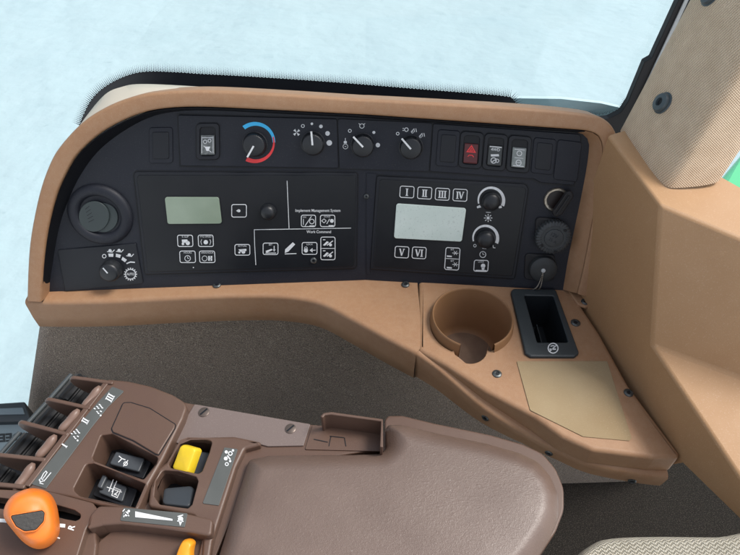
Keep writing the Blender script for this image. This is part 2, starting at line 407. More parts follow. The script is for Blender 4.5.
# ================================================================== SETTING
# snow field, one sheet to the horizon, gently uneven near the machine
bm = bmesh.new(); bmesh.ops.create_grid(bm, x_segments=120, y_segments=120, size=200)
for v_ in bm.verts:
    v_.co.z = -1.15 + .04 * math.sin(v_.co.x * .21 + 1) * math.cos(v_.co.y * .17)
struct('snow_ground', bm, SNOW, smooth=60, wn=False)
# cab floor
bm = bmesh.new(); bmesh.ops.create_cube(bm, size=1, matrix=Matrix.Translation((.05, -.1, .02)) @ Matrix.Diagonal((1.5, 1.7, .04, 1)))
struct('floor', bm, FLO, smooth=0)

# ---- carpeted side wall under the console
wall = thing('side_wall', 'brown speckled carpet covering the wall below the tan dashboard ledge', 'carpeted wall', (0, .62, 0))
YW = .562
WF = upright(YW)
xl = WF.p(33, 335).x; x2 = WF.p(25, 400).x  # left edge
rows = []
for z in [0.04 + i * .05 for i in range(13)]:
    f = min(1.3, (z - .375) / .183)
    xa = x2 + (xl - x2) * f
    ya = YW + .0
    row = []
    for k in range(9):                                             # rounded left return
        a = PI / 2 * k / 8; row.append(Vector((xa + .035 * (1 - math.sin(a)), ya + .035 * (1 - math.cos(a)) if k else ya, z)))
    row = [Vector((xa, .64, z))] + [Vector((xa + .03 * (1 - math.cos(PI / 2 * k / 8)), ya + .03 * (1 - math.sin(PI / 2 * k / 8)), z)) for k in range(9)]
    row += [Vector((xa + .03 + (0.62 - xa - .03) * k / 12, ya + .004 * math.sin(k * 1.1 + z * 9), z)) for k in range(1, 13)] + [Vector((.62, .64, z))]
    rows.append(row)
add('carpet', quad_loft(rows), CAR, wall, smooth=60, wn=False)

# ---- window
G = .775
GP = upright(G)
win = thing('cab_window', 'large tinted window pane looking out on snow behind the console', 'window', (0, G, .1))
bm = bmesh.new()
bmesh.ops.create_cube(bm, size=1, matrix=Matrix.Translation((-.45, G + .004, .85)) @ Matrix.Diagonal((2.1, .005, 1.7, 1)))
add('pane', bm, GLASS, win, smooth=0)
# printed border of the glass with its dot fade
fr = Ink(GP, .002)
ftop = spline([(80, 124), (84, 114), (92, 99), (105, 86.5), (124.6, 76), (146, 71), (176, 71.6), (200, 73.2), (260, 76.5), (340, 82), (420, 88.5), (500, 95), (513, 99), (517, 108)], 8)
fbot = spline([(95, 138), (100, 128), (108, 112), (118, 102), (136, 96), (152, 95), (180, 96), (206, 98), (262, 104), (340, 108), (420, 112), (496, 114), (506, 116), (512, 120)], 8)
for i in range(len(ftop) - 1): fr.poly([ftop[i], ftop[i + 1], fbot[i + 1], fbot[i]])
dd = 0
def dots(path, rows_, step=2.0, r0=.75, gap=1.9):
    acc = 0; prev = path[0]; cnt = 0
    for q in path[1:]:
        seg = math.hypot(q[0] - prev[0], q[1] - prev[1]); tx, ty = (q[0] - prev[0]) / max(seg, 1e-6), (q[1] - prev[1]) / max(seg, 1e-6)
        while acc < seg:
            x = prev[0] + tx * acc; y = prev[1] + ty * acc
            for r_ in range(rows_):
                off = .6 + gap * r_ + (gap * .5 if cnt % 2 else 0) - .4
                rr = r0 * (1 - (off / (gap * (rows_ + .6))))
                if rr > .12: fr.disc(x + ty * off, y - tx * off, rr, 6)
            acc += step; cnt += 1
        acc -= seg; prev = q
dots(ftop, 6, 1.75, .80, 1.55)
rl = spline([(512, 104), (540, 107), (570, 110), (596, 113.5), (606, 112.5), (618, 108), (626, 98)], 6)
dots(rl, 2, 1.75, .6, 1.55)
orient(fr.bm, Vector((0, -1, 0)))
fr.build('printed_border', mat('black_glass_print', (.012, .014, .02), .35), win)
# pale outer moulding seen low in the corner
plate('outer_moulding', upright(G + .03), fillet([(500, 99), (516, 97), (560, 97.6), (600, 102), (626, 108), (628, 130), (500, 124)], 1.5), -.004, .004, mat('frosted_grey', (.84, .87, .88), .6), win, r=0)
# rubber seal along the right edge, with the pale strip in it
seal = fillet([(706, -70), (672.5, 0), (648, 54), (641, 58), (625, 97), (618, 108), (606, 114), (590, 116), (590, 135), (640, 135), (640, 108), (690, 0), (720, -70)], [0, 0, 2, 2, 8, 10, 6, 0, 0, 0, 0, 0, 0])
plate('seal', GP, seal, .003, .014, RUB, win, r=.8)
plate('seal_strip', GP, [(708.5, -70), (678, 0), (629, 107), (625, 116), (628.5, 116), (632.8, 107), (681.5, 0), (712.5, -70)], .0145, .0165, GREYM, win, r=0)

# ================================================================== INSTRUMENT CONSOLE
con = thing('instrument_console', 'black instrument panel in a curved tan surround with displays, knobs and switches', 'dashboard', (-.05, .62, .70))
# bezel
st = [((26, 301), (41, 302)), ((27, 267), (42.5, 267)), ((30, 235), (47, 231)), ((38, 195), (55.5, 196)), ((47, 168), (66, 172)), ((58, 148), (77.5, 153.5)), ((81, 123), (97, 135.5)),
      ((105, 107.5), (117.5, 123)), ((129.5, 97.7), (141, 113.2)), ((154, 92.5), (166, 108.3)), ((200, 90), (203, 107)), ((270, 93), (270, 110)), ((365.4, 99), (365.4, 114.8)), ((365.6, 99), (365.6, 114.8)),
      ((440, 103), (440, 120)), ((520, 107.7), (520, 125.7)), ((565, 111.5), (566, 129)), ((590, 114.6), (586, 130.8)), ((602, 118), (596, 134)), ((611.5, 125), (600.5, 138.5)), ((617.5, 135.5), (603, 146)),
      ((620.5, 147), (603, 158)), ((618, 172), (600, 174)), ((612.5, 205), (595.5, 206)), ((606, 238), (589.5, 240)), ((599, 268), (583.5, 270)), ((592.5, 298), (577.5, 294))]
HB = .022
ou = [a for a, b in st]; inn = [b for a, b in st]
def dens(l):
    A = spline(l[:13], 4); B_ = spline(l[13:], 4); return A + B_
ou, inn = dens(ou), dens(inn)
bm = bmesh.new(); rings = []
for (x0, y0), (x1, y1) in zip(ou, inn):
    if x0 > 365.5: sf = PAN.b
    elif x0 < 365.5: sf = PAN.a
    po = sf.q(x0, y0, HB); pi_ = sf.q(x1, y1, HB); n = sf.nn; d = (pi_ - po); w_ = d.length; d.normalize()
    ring = []
    ring.append(po + d * .001 - n * .045)
    ring.append(po - n * .006)
    for k in range(1, 6):
        a = k / 5 * PI / 2; ring.append(po + d * .004 * (1 - math.cos(a)) - n * .006 + n * .006 * math.sin(a))
    for k in range(0, 4):
        a = k / 3 * PI / 2; ring.append(pi_ - d * .0025 * (1 - math.sin(a)) - n * .0025 * (1 - math.cos(a)))
    ring.append(pi_ - n * .012 + d * .0003)
    ring.append(pi_ - n * .0245 + d * .0008)
    rings.append([bm.verts.new(q) for q in ring])
for a, b in zip(rings, rings[1:]):
    for i in range(len(a) - 1): bm.faces.new((a[i], a[i + 1], b[i + 1], b[i]))
orient_n = None
add('surround', bm, TAN, con, smooth=50, wn=False)
# black inner wall along the left and top, tan on the right is the surround itself
bm = bmesh.new(); rings = []
face_l = spline([(46.5, 304), (49, 288), (53, 262), (60, 225), (71.5, 194), (83, 172), (100, 150), (124.6, 131), (149, 118), (171, 112.5), (205, 110.5), (270, 113.5), (365.4, 118.3)], 4)
face_r = spline([(365.6, 118.3), (440, 123.3), (520, 129), (560, 131.6), (574, 132.5), (583.5, 136), (588, 143), (587.5, 155), (584, 178), (577.5, 210), (571, 240), (566.5, 262), (562, 290)], 5)
NL = len(spline(st_ := [b for a, b in st][:13], 4)); NR = len(ou) - NL
def resample(l, n):
    Ls = [0]
    for a, b in zip(l, l[1:]): Ls.append(Ls[-1] + math.hypot(a[0] - b[0], a[1] - b[1]))
    out = []; j = 0
    for k in range(n):
        t = Ls[-1] * k / (n - 1)
        while j < len(l) - 2 and Ls[j + 1] < t: j += 1
        f = (t - Ls[j]) / max(1e-9, Ls[j + 1] - Ls[j]); out.append((l[j][0] + (l[j + 1][0] - l[j][0]) * f, l[j][1] + (l[j + 1][1] - l[j][1]) * f))
    return out
innL, innR = resample(inn[:NL], 60), resample(inn[NL:NL + NR], 60)
fL, fR = resample(face_l, 60), resample(face_r, 60)
for sf, I_, F_ in ((PAN.a, innL, fL), (PAN.b, innR[:34], fR[:34])):
    rings = []
    for (x0, y0), (x1, y1) in zip(I_, F_):
        a = sf.q(x0, y0, HB); b = sf.p(x1, y1, 0); n = sf.nn; d = (b - a); d -= n * d.dot(n); d = d.normalized()
        rings.append([bm.verts.new(q) for q in (a + d * .0012 - n * .004, a + d * .0022 - n * .0035, a + d * .003 - n * .006, b - n * .001)])
    for a, b in zip(rings, rings[1:]):
        for i in range(3): bm.faces.new((a[i], a[i + 1], b[i + 1], b[i]))
add('inner_lip', bm, DARK, con, smooth=60, wn=False)
bm = bmesh.new(); rings = []
for (x0, y0), (x1, y1) in zip(innR[33:], fR[33:]):
    a = PAN.b.q(x0, y0, HB); b = PAN.b.p(x1, y1, 0); n = PAN.b.nn; d = (b - a); d -= n * d.dot(n); d = d.normalized()
    rings.append([bm.verts.new(q) for q in (a + d * .0005 - n * .0025, a + d * .002 - n * .0045, b - d * .001 - n * .0005, b)])
for a, b in zip(rings, rings[1:]):
    for i in range(3): bm.faces.new((a[i], a[i + 1], b[i + 1], b[i]))
add('reveal', bm, TAN, con, smooth=30, wn=False)
# face
FL = resample(face_l, 50); FR = resample(face_r, 50)
bm = bmesh.new()
for sf, poly in ((PAN.a, [(365.5, 118.3)] + [(365.5, 300), (40, 305)] + [(x - 6, y - 5) for x, y in FL[:-1]] + [(365.5, 113)]), (PAN.b, [(365.5, 113)] + [(x + 22, y - 5) for x, y in FR[1:]] + [(580, 305), (365.5, 300)])):
    poly = [p for i, p in enumerate(poly) if i == 0 or p != poly[i - 1]]
    vs = [bm.verts.new(sf.p(x, y, 0)) for x, y in poly]
    for t in tessellate_polygon([[Vector((x, y, 0)) for x, y in poly]]):
        try: bm.faces.new([vs[i] for i in t])
        except ValueError: pass
orient(bm, Vector((0, -1, .4)))
bmesh.ops.solidify(bm, geom=bm.faces[:], thickness=.006)
add('face_panel', bm, BLK, con, smooth=0)
# pale deck behind the surround
deck_in = spline([(60, 150), (82, 124), (106, 109), (131, 99.5), (155, 94), (200, 91.5), (270, 94), (365, 100.5)], 6)
deck_out = spline([(66, 146), (85.7, 117), (105, 94.5), (122, 86.8), (141.6, 84), (190, 86), (260, 91), (365, 97.5)], 6)
bm = quad_loft([[PAN.a.q(x, y + 2, HB) - PAN.a.nn * .003 + Vector((0, 0, -.001)) for x, y in deck_in], [PAN.a.q(a[0] * .5 + b[0] * .5, a[1] * .5 + b[1] * .5, -.012) for a, b in zip(deck_in, deck_out)],
                [PAN.a.q(x, y, -.045) for x, y in deck_out], [PAN.a.q(x, y, -.045) - Vector((0, -.01, .05)) for x, y in deck_out]])
add('rear_deck', bm, BEIGE, con, smooth=70, wn=False)

# ledge and skirt below the panel
def loft_profile(path_xy, prof, flip=1):
    """path of world (x, y) points on the ledge front edge; prof = (outward, z)"""
    rows = []
    for i, p in enumerate(path_xy):
        a = path_xy[max(i - 1, 0)]; b = path_xy[min(i + 1, len(path_xy) - 1)]
        d = Vector((b[0] - a[0], b[1] - a[1])).normalized(); nrm = Vector((d.y, -d.x)) * flip
        rows.append([Vector((p[0] + nrm.x * o_, p[1] + nrm.y * o_, z)) for o_, z in prof])
    return rows
edge_px = [(24.5, 300.5), (60, 301), (110, 300), (170, 297), (240, 294.5), (285, 295.5), (320, 302), (352, 318), (385, 336), (417, 352.5)]
ep = spline(edge_px, 5)
path = [LEDGE.p(x, y) for x, y in ep]
rows = loft_profile([(p.x, p.y) for p in path], [(0, ZL), (0, ZL)])
prof = [(-.014, ZL), (-.004, ZL - .0006)] + [(-.004 + .006 * math.sin(a), ZL - .0066 + .006 * math.cos(a)) for a in [i / 6 * PI / 2 for i in range(1, 7)]] + [(.0035, ZL - .03), (.003, ZL - .050), (-.001, ZL - .0535), (-.006, ZL - .055), (-.06, ZL - .055)]
rows = loft_profile([(p.x, p.y) for p in path], prof)
bmk = quad_loft(rows)
# end cap rounding at the left end
add('ledge_skirt', bmk, TAN, con, smooth=50, wn=False)
# top of the ledge
inn_edge = [r[0] for r in rows]
bm = bmesh.new(); back = []
for p in inn_edge:
    back.append(Vector((p.x, .66, ZL)))
V1 = [bm.verts.new(p) for p in inn_edge]; V2 = [bm.verts.new(Vector((p.x + (.0 if p.x > inn_edge[0].x + .001 else 0), .66, ZL))) for p in inn_edge]
for i in range(len(V1) - 1): bm.faces.new((V1[i], V1[i + 1], V2[i + 1], V2[i]))
orient(bm, Vector((0, 0, 1)))
add('ledge_top', bm, TAN, con, smooth=0, recalc=False)
# left end of the ledge
e0 = rows[0]
bm = bmesh.new(); A = [bm.verts.new(p) for p in e0]; B_ = [bm.verts.new(Vector((p.x + (.012 if j > 8 else 0.002), .66, p.z))) for j, p in enumerate(e0)]
for i in range(len(A) - 1): bm.faces.new((A[i], A[i + 1], B_[i + 1], B_[i]))
add('ledge_end', bm, TAN, con, smooth=50, wn=False)
for u, v in ((217, 285.5), (405.5, 285)):
    screw(LEDGE, u, v, 4.0, con, h=.001)

# ---- modules
PA, PB = PAN.a, PAN.b
left_mod = [(134, 171.5), (357.5, 172.5), (356, 268), (145.5, 274)]
plate('module_gap', PA, offset(fillet(left_mod, 3), -1.3), .0001, .0004, DARK, con, r=0)
g = plate('display_module', PA, fillet(left_mod, 3), .0002, .0022, BLK2, con, r=.9, label='left display module with green screen')
lm = g
plate('overlay', PA, fillet([(137.5, 174.5), (356, 175), (354.5, 266), (148.5, 271)], 3), .0023, .0031, BLKM, lm, r=.6)
right_mod = [(377, 175.5), (529, 184), (514.5, 278.5), (370.5, 268.5)]
plate('module_gap', PB, offset(fillet(right_mod, [2, 6, 3, 2]), -1.3), .0001, .0004, DARK, con, r=0)
rm = plate('display_module', PB, fillet(right_mod, [2, 6, 3, 2]), .0002, .0028, BLK2, con, r=.9, label='right display module with pale screen')
plate('overlay', PB, fillet([(380, 178.5), (526, 187), (512, 275.5), (373.5, 266)], 3), .0029, .0036, BLKM, rm, r=.6)
plate('centre_strip', PB, [(366.5, 173), (376.5, 173.6), (370, 274), (366.5, 273.5)], .0002, .0012, BLK, con, r=.5)
screw(PB, 366.5, 196, 2.6, con, h=.0016, name='screw')
screw(PA, 313.7, 259.5, 3.2, con, h=.0034, name='screw')
# screens
def screen(sf, quad, m, parent, h):
    bz = plate('screen_frame', sf, offset(fillet(quad, 2.5), -1.0), h, h + .0006, DARK, parent, r=.4)
    plate('screen_glass', sf, fillet(quad, 2.5), h + .0007, h + .0013, m, bz, r=.5)
screen(PA, [(165.5, 196), (219.5, 196.2), (222.6, 222.6), (168.5, 223)], LCD1, lm, .0032)
screen(PB, [(396.5, 202.3), (466, 207), (461.5, 240.5), (394, 237)], LCD2, rm, .0037)
# buttons
def button(sf, q, h, parent, art=None, split=False):
    o = plate('button', sf, fillet(q, 2.2), h, h + .0009, BLKM, parent, r=.5)
    k = Ink(sf, h + .0011); k.line(fillet(offset(q, .5), 1.9), .75, True)
    if split: k.line([((q[0][0] + q[3][0]) / 2, (q[0][1] + q[3][1]) / 2), ((q[1][0] + q[2][0]) / 2, (q[1][1] + q[2][1]) / 2)], .6)
    cx = sum(p[0] for p in q) / 4; cy = sum(p[1] for p in q) / 4
    if art: art(k, cx, cy)
    orient(k.bm, sf.nn); k.build('print', WHT, o); return o
def rq(x0, y0, x1, y1, sk=0.0, dy=0.0): return [(x0 + sk, y0), (x1 + sk, y0 + dy), (x1 - sk, y1 + dy), (x0 - sk, y1)]
hl, hr = .0032, .0037
def a_arrow(k, x, y): k.disc(x, y, 1.4); k.poly([(x - 3, y), (x - .5, y - 1.6), (x - .5, y + 1.6)])
def a_tractor(k, x, y): k.text('% SLIP', x, y - 4, 2.6); k.disc(x + 2.6, y + 2.2, 2.1); k.disc(x - 2.2, y + 3, 1.3); k.poly([(x - 3.4, y - 1.2), (x + 2, y - 1.4), (x + 3, y + 1.6), (x - 3, y + 2)])
def a_pto(k, x, y): k.text('PTO SPEED', x, y - 4, 2.3); k.disc(x, y + 1.4, 2.2); k.line([(x - 4, y - 1.5), (x - 5, y + 1), (x - 4, y + 4)], .5); k.line([(x + 4, y - 1.5), (x + 5, y + 1), (x + 4, y + 4)], .5)
def a_clock(k, x, y): k.text('HOURS', x, y - 4, 2.4); k.ring(x, y + 1.6, 2.8, .6); k.line([(x, y + 1.6), (x, y - .2)], .5); k.line([(x, y + 1.6), (x + 1.4, y + 1.6)], .5)
def a_area(k, x, y): k.text('AREA/HOUR', x, y - 4, 2.2); k.ring(x - 2.6, y + 1.6, 2.5, .5); k.poly([(x + 1, y - .8), (x + 2.6, y - .8), (x + 2.6, y + 4), (x + 1, y + 4)]); k.poly([(x + 3.4, y - .8), (x + 5, y - .8), (x + 5, y + 4), (x + 3.4, y + 4)]); k.line([(x + 1, y + 1.4), (x + 5, y + 1.4)], .7)
def a_trac2(k, x, y): k.text('ACTUAL', x, y - 3.8, 2.3); k.disc(x + 1, y + 2, 1.9); k.disc(x - 3, y + 2.6, 1.1); k.poly([(x - 4, y - .4), (x + 4, y - 1), (x + 4, y + 1), (x - 2, y + 2)])
def a_set(k, x, y): k.text('SET', x, y - 4, 2.4); k.poly([(x - 5, y + 2.2), (x + 1, y), (x + 2, y + 1.2), (x - 4, y + 4)]); k.line([(x - 5, y + 4.2), (x + 5.5, y + 4.2)], .7); k.line([(x + 3.6, y - 3), (x + 3.6, y + 2)], .8); k.poly([(x + 2.2, y + .6), (x + 5, y + .6), (x + 3.6, y + 3)])
def a_lock(k, x, y): k.text('LOCK', x, y - 4, 2.4); k.disc(x - 3.6, y + 2, 2.1); k.ring(x - 3.6, y - .2, 1.4, .5); k.poly([(x, y + 1.9), (x + 3, y - .4), (x + 3, y + 4)]); k.line([(x + 2, y + 1.8), (x + 6, y + 1.8)], .7)
def a_two(k, x, y):
    for d in (-5.6, 5.4): k.poly([(x - 5, y + d + 2.4), (x - 1, y + d - 1.6), (x + 1, y + d - .6), (x - 3, y + d + 3)]); k.line([(x - 1, y + d + 2.6), (x + 5, y + d - 2)], .9); k.disc(x + 2.6, y + d + 2.1, 1.5); k.line([(x - 5, y + d - 3), (x - 2.5, y + d - 3)], .8)
def a_onoff(k, x, y): k.text('ON', x - 4, y - 3.6, 2.2); k.line([(x - 5, y - 2), (x - 5, y + 4)], .6); k.line([(x - 3.4, y + 5), (x + 3, y - 4.6)], .7); k.ring(x + 3.4, y + .6, 2.3, .7); k.line([(x + 1, y + 5), (x + 6, y + 5)], .9)
def a_scale(k, x, y): k.text('SCALE', x - .5, y - 4.2, 2.2); k.line([(x - 6, y), (x - 3.6, y - 2), (x - 1.4, y), (x - 3.6, y + 2)], .6, True); k.line([(x - 1, y + 3), (x + 2, y - 2)], .7); k.disc(x + 4.2, y, 1.9); k.line([(x + 1, y + 4.8), (x + 6, y + 4.8)], 1)
def a_num(s_): return lambda k, x, y: k.roman(s_, x, y + .2, 6.6, 2.5 if len(s_) < 3 else 2.7, .05, 1.35)
for q, art in ((rq(231.8, 203, 247.4, 216.5, 0), a_arrow), (rq(178, 233.5, 194, 245.8, -.3), a_tractor), (rq(198.6, 233.4, 214.4, 245.8, -.3), a_pto), (rq(180.2, 249.3, 196.6, 261.8, -.3), a_clock),
               (rq(199.8, 249.3, 216, 261.8, -.3), a_area), (rq(235, 242.8, 250.8, 254.4, -.1), a_trac2), (rq(263, 241.4, 278.8, 253.8), a_set), (rq(301.8, 240.8, 317.6, 253.6), a_lock),
               (rq(301, 213.6, 316.2, 226), a_onoff), (rq(320, 213.6, 335.4, 226), a_scale)):
    button(PA, q, hl, lm, art)
button(PA, rq(320.4, 235.4, 335.6, 259), hl, lm, a_two, split=True)
for x0, y0, x1, y1, n_ in ((399.6, 184.4, 414.4, 196.6, 'I'), (417.2, 185.3, 432, 197.8, 'II'), (434.8, 186.4, 449.6, 199, 'III'), (452.4, 187.3, 467.2, 200, 'IV'), (394.6, 244.4, 409.2, 256.4, 'V'), (411.8, 245, 426.4, 257.2, 'VI')):
    button(PB, rq(x0, y0, x1, y1, .4, .8), hr, rm, a_num(n_))
def a_split(k, x, y):
    for d, t_ in ((-5.8, 'SET'), (5.6, 'SET')): k.text(t_, x, y + d - 3.4, 2.3); k.poly([(x - 5.5, y + d + 2.4), (x - .5, y + d + 2.8), (x - .5, y + d + 4.2), (x - 5.5, y + d + 3.8)]); k.line([(x, y + d), (x + 6, y + d + .3)], .6); k.line([(x + 1.6, y + d - 2), (x + 4.6, y + d + 2)], .5); k.line([(x + 4.6, y + d - 2), (x + 1.6, y + d + 2)], .5)
button(PB, rq(444.6, 245.6, 459.6, 268.4, .8, .8), hr, rm, a_split, split=True)
def a_lamp(k, x, y): k.text('LOCK', x, y - 4, 2.2); k.disc(x + 2, y, 2.2); k.poly([(x + .4, y + 1), (x + 3.6, y + 1), (x + 3.2, y + 4), (x + .8, y + 4)]); k.line([(x - 5.5, y + 4.6), (x + 5.5, y + 4.8)], 1)
button(PB, rq(473.2, 258.2, 488.2, 270.2, .4, .4), hr, rm, a_lamp)
# printed lines and words
k = Ink(PA, .0034)
k.line([(287.3, 180), (289.3, 228.2)], .65); k.line([(256.2, 264), (255, 244), (254.6, 228.8), (351, 227.2)], .65)
orient(k.bm, PA.nn); k.build('panel_lines', WHT, lm); k = Ink(PA, .0034)
k.text('Implement Management System', 318, 209.8, 4.0, sx=.88, bold=.01); orient(k.bm, PA.nn); k.build('heading', WHT, lm); k = Ink(PA, .0034); k.text('Work Command', 319, 231, 3.9, sx=.9, bold=.01)
orient(k.bm, PA.nn); k.build('heading', WHT, lm); k = Ink(PA, .0034)
k.poly([(285, 252), (285.4, 248.4), (293, 241.4), (295.4, 243.4), (288.6, 250.6)]); k.line([(285, 253), (296.6, 252.6)], .8); k.disc(194, 266.5, .6)
orient(k.bm, PA.nn); k.build('arm_symbol', WHT, lm)
for (u, v, r_) in ((490.6, 199.5, 12.6), (485, 237, 12.2)):
    k = Ink(PB, .0039); k.arc(u, v, r_, -25, 195, 3.4, 1.4, 40); orient(k.bm, PB.nn); k.build('knob_scale', WHT, rm)
k = Ink(PB, .0039)
k.poly([(476.4, 205.6), (479.4, 204), (481, 206.4), (477, 207.4)]); orient(k.bm, PB.nn); k.build('range_mark', WHT, rm); k = Ink(PB, .0039); k.poly([(498, 205.4), (501, 204.6), (501.4, 207), (498.6, 207.4)])
orient(k.bm, PB.nn); k.build('range_mark', WHT, rm); k = Ink(PB, .0039)
k.disc(487.8, 217, 1.5)
for a in range(8): k.line([(487.8 + 2.2 * math.cos(a * PI / 4), 217 + 2.2 * math.sin(a * PI / 4)), (487.8 + 4.2 * math.cos(a * PI / 4), 217 + 4 * math.sin(a * PI / 4))], .8)
orient(k.bm, PB.nn); k.build('sun_symbol', WHT, rm); k = Ink(PB, .0039)
k.line([(485.6, 211.3), (490.4, 211.5)], .6); orient(k.bm, PB.nn); k.build('range_mark', WHT, rm); k = Ink(PB, .0039); k.line([(482, 247.3), (486, 247.6)], .6)
orient(k.bm, PB.nn); k.build('range_mark', WHT, rm); k = Ink(PB, .0039)
k.ring(482.5, 253.4, 3, .6); k.line([(482.5, 253.4), (482.5, 251.6)], .5); k.line([(482.5, 253.4), (484, 253.4)], .5)
orient(k.bm, PB.nn); k.build('clock_symbol', WHT, rm); k = Ink(PB, .0039); k.ring(474.6, 244.6, 1.3, .6); orient(k.bm, PB.nn); k.build('range_mark', WHT, rm); k = Ink(PB, .0039); k.line([(492.6, 243.8), (493, 246.6), (495, 246.8)], .7)
orient(k.bm, PB.nn); k.build('range_mark', WHT, rm)
# small domed knobs
def round_knob(sf, u, v, r, parent, h, label=None):
    return lathe('knob', sf, u, v, [(r, 0), (r, 2.2), (r * .97, 4), (r * .9, 6.2), (r * .72, 8), (r * .4, 9), (.01, 9.3)], KNOB, parent, seg=40, h=h)
round_knob(PA, 268.7, 210.6, 8.0, lm, hl)
round_knob(PB, 490.6, 200, 9.4, rm, hr); round_knob(PB, 485.2, 237.6, 9.2, rm, hr)

# ---- upper strips
plate('strip_gap', PA, [(176.8, 113.2), (365.5, 118.6), (365.5, 170.2), (179.6, 167)], .0001, .00035, DARK, con, r=0)
plate('strip_gap', PB, [(365.5, 118.6), (433, 121.8), (583, 132.6), (575, 187), (539, 184), (533, 180.5), (428, 172.6), (365.5, 170.2)], .0001, .00035, DARK, con, r=0)
def strip(sf, q): return plate('control_strip', sf, fillet(q, 2), .0002, .0026, BLK, con, r=.7)
plate('control_strip', PA, fillet([(178.3, 114.6), (336.8, 118.6), (338.4, 167.8), (181, 165.2)], 2), .0002, .0026, BLK, con, r=.7)
s1 = plate('control_strip', PA, fillet([(338, 118.8), (365.4, 119.9), (365.4, 168.6), (339.8, 167.9)], [2, 0, 0, 2]), .0002, .0026, BLK, con, r=.0)
s2 = plate('control_strip', PB, fillet([(365.6, 119.9), (432, 123), (428.5, 170.5), (365.6, 168.6)], [0, 2, 2, 0]), .0002, .0026, BLK, con, r=0)
s3 = plate('control_strip', PB, fillet([(433.2, 123.2), (581, 134), (574, 185), (540, 182), (534, 178.5), (429.8, 171)], [2, 4, 3, 3, 3, 2]), .0002, .0022, BLK, con, r=.7)
def rotary(sf, u, v, r, tip, name='dial'):
    o = lathe(name, sf, u, v, [(r * 1.16, 0), (r * 1.16, .8), (r * 1.08, 1.1), (r * 1.04, 2.2), (r, 8.2), (r * .95, 9.2), (r * .86, 9.6), (.01, 9.7)], KNOB, con, seg=96, flute=32, fd=.035, h=.0026, smooth=50)
    k = Ink(sf, .0026 + 9.9 * sf.sc(u, v))
    o2 = Vector((sf.p(u, v, 0) - sf.q(u, v, 0.0))); 
    k.line([(u, v - 0), tip], 1.8); orient(k.bm, sf.nn); k.build('pointer', WHT, o); return o
rotary(PA, 255.3, 143.5, 11.0, (249, 154.6)); rotary(PA, 313, 142.8, 10.6, (311.8, 129.2)); rotary(PA, 362.6, 144.6, 10.6, (353, 134.4)); rotary(PB, 411, 146.6, 10.6, (402, 136.2))
k = Ink(PA, .0029); k.arc(255.6, 142, 18.6, 128, 0, 4.2, 2.6, 40); orient(k.bm, PA.nn); k.build('cold_scale', BLU, con)
k = Ink(PA, .0030); k.arc(255.6, 142, 18.6, 18, -118, 1.2, 4.4, 40); orient(k.bm, PA.nn); k.build('hot_scale', RED, con)
k = Ink(PA, .0029)
k.ring(303, 125.6, 1.5, .6); k.disc(312, 123.4, 1.3); k.disc(321, 126, 1.8); k.disc(327.6, 133, 2.3); k.disc(329.3, 142.4, 2.8)
for a in range(4): k.poly([(296.8, 132), (296.8 + 3.8 * math.cos(a * PI / 2 + .5), 132 + 3.8 * math.sin(a * PI / 2 + .5)), (296.8 + 3.8 * math.cos(a * PI / 2 + 1.2), 132 + 3.8 * math.sin(a * PI / 2 + 1.2))])
orient(k.bm, PA.nn); k.build('dial_scale', WHT, con); k = Ink(PA, .0029)
k.ring(349.8, 130.4, 1.5, .6); k.ring(361.8, 125.6, 2.2, .6); k.line([(358.6, 123), (360.4, 124.4)], .6); k.line([(365, 123), (363.4, 124.4)], .6); 
k.ring(345.4, 146, 2.4, .5); k.line([(344.6, 146), (346.2, 146)], .6); k.poly([(343.8, 140.6), (346.8, 140.6), (346.8, 143), (343.8, 143)]); k.line([(345.3, 137.6), (345.3, 140.5)], .6)
orient(k.bm, PA.nn); k.build('dial_scale', WHT, con)
k = Ink(PB, .0029)
k.disc(374, 132, 1.5); k.disc(378, 144.6, 2.2)
orient(k.bm, PB.nn); k.build('dial_scale', WHT, con); k = Ink(PB, .0029)
k.ring(397.8, 133.2, 1.4, .6); k.ring(406.4, 129.2, 1.8, .7); k.line([(402.6, 128), (404, 128)], .7); k.line([(402.6, 130), (404, 130)], .7)
for dx, dy in ((413, 130), (421, 134.6)): k.line([(dx - 2, dy + 1.6), (dx + 1, dy - 1.6), (dx + 1.6, dy + 1.6)], .7); k.line([(dx + 2.8, dy - 2), (dx + 3.6, dy + 1.6)], .7); k.ring(dx - .6, dy + 1.8, .9, .5)
orient(k.bm, PB.nn); k.build('dial_scale', WHT, con)
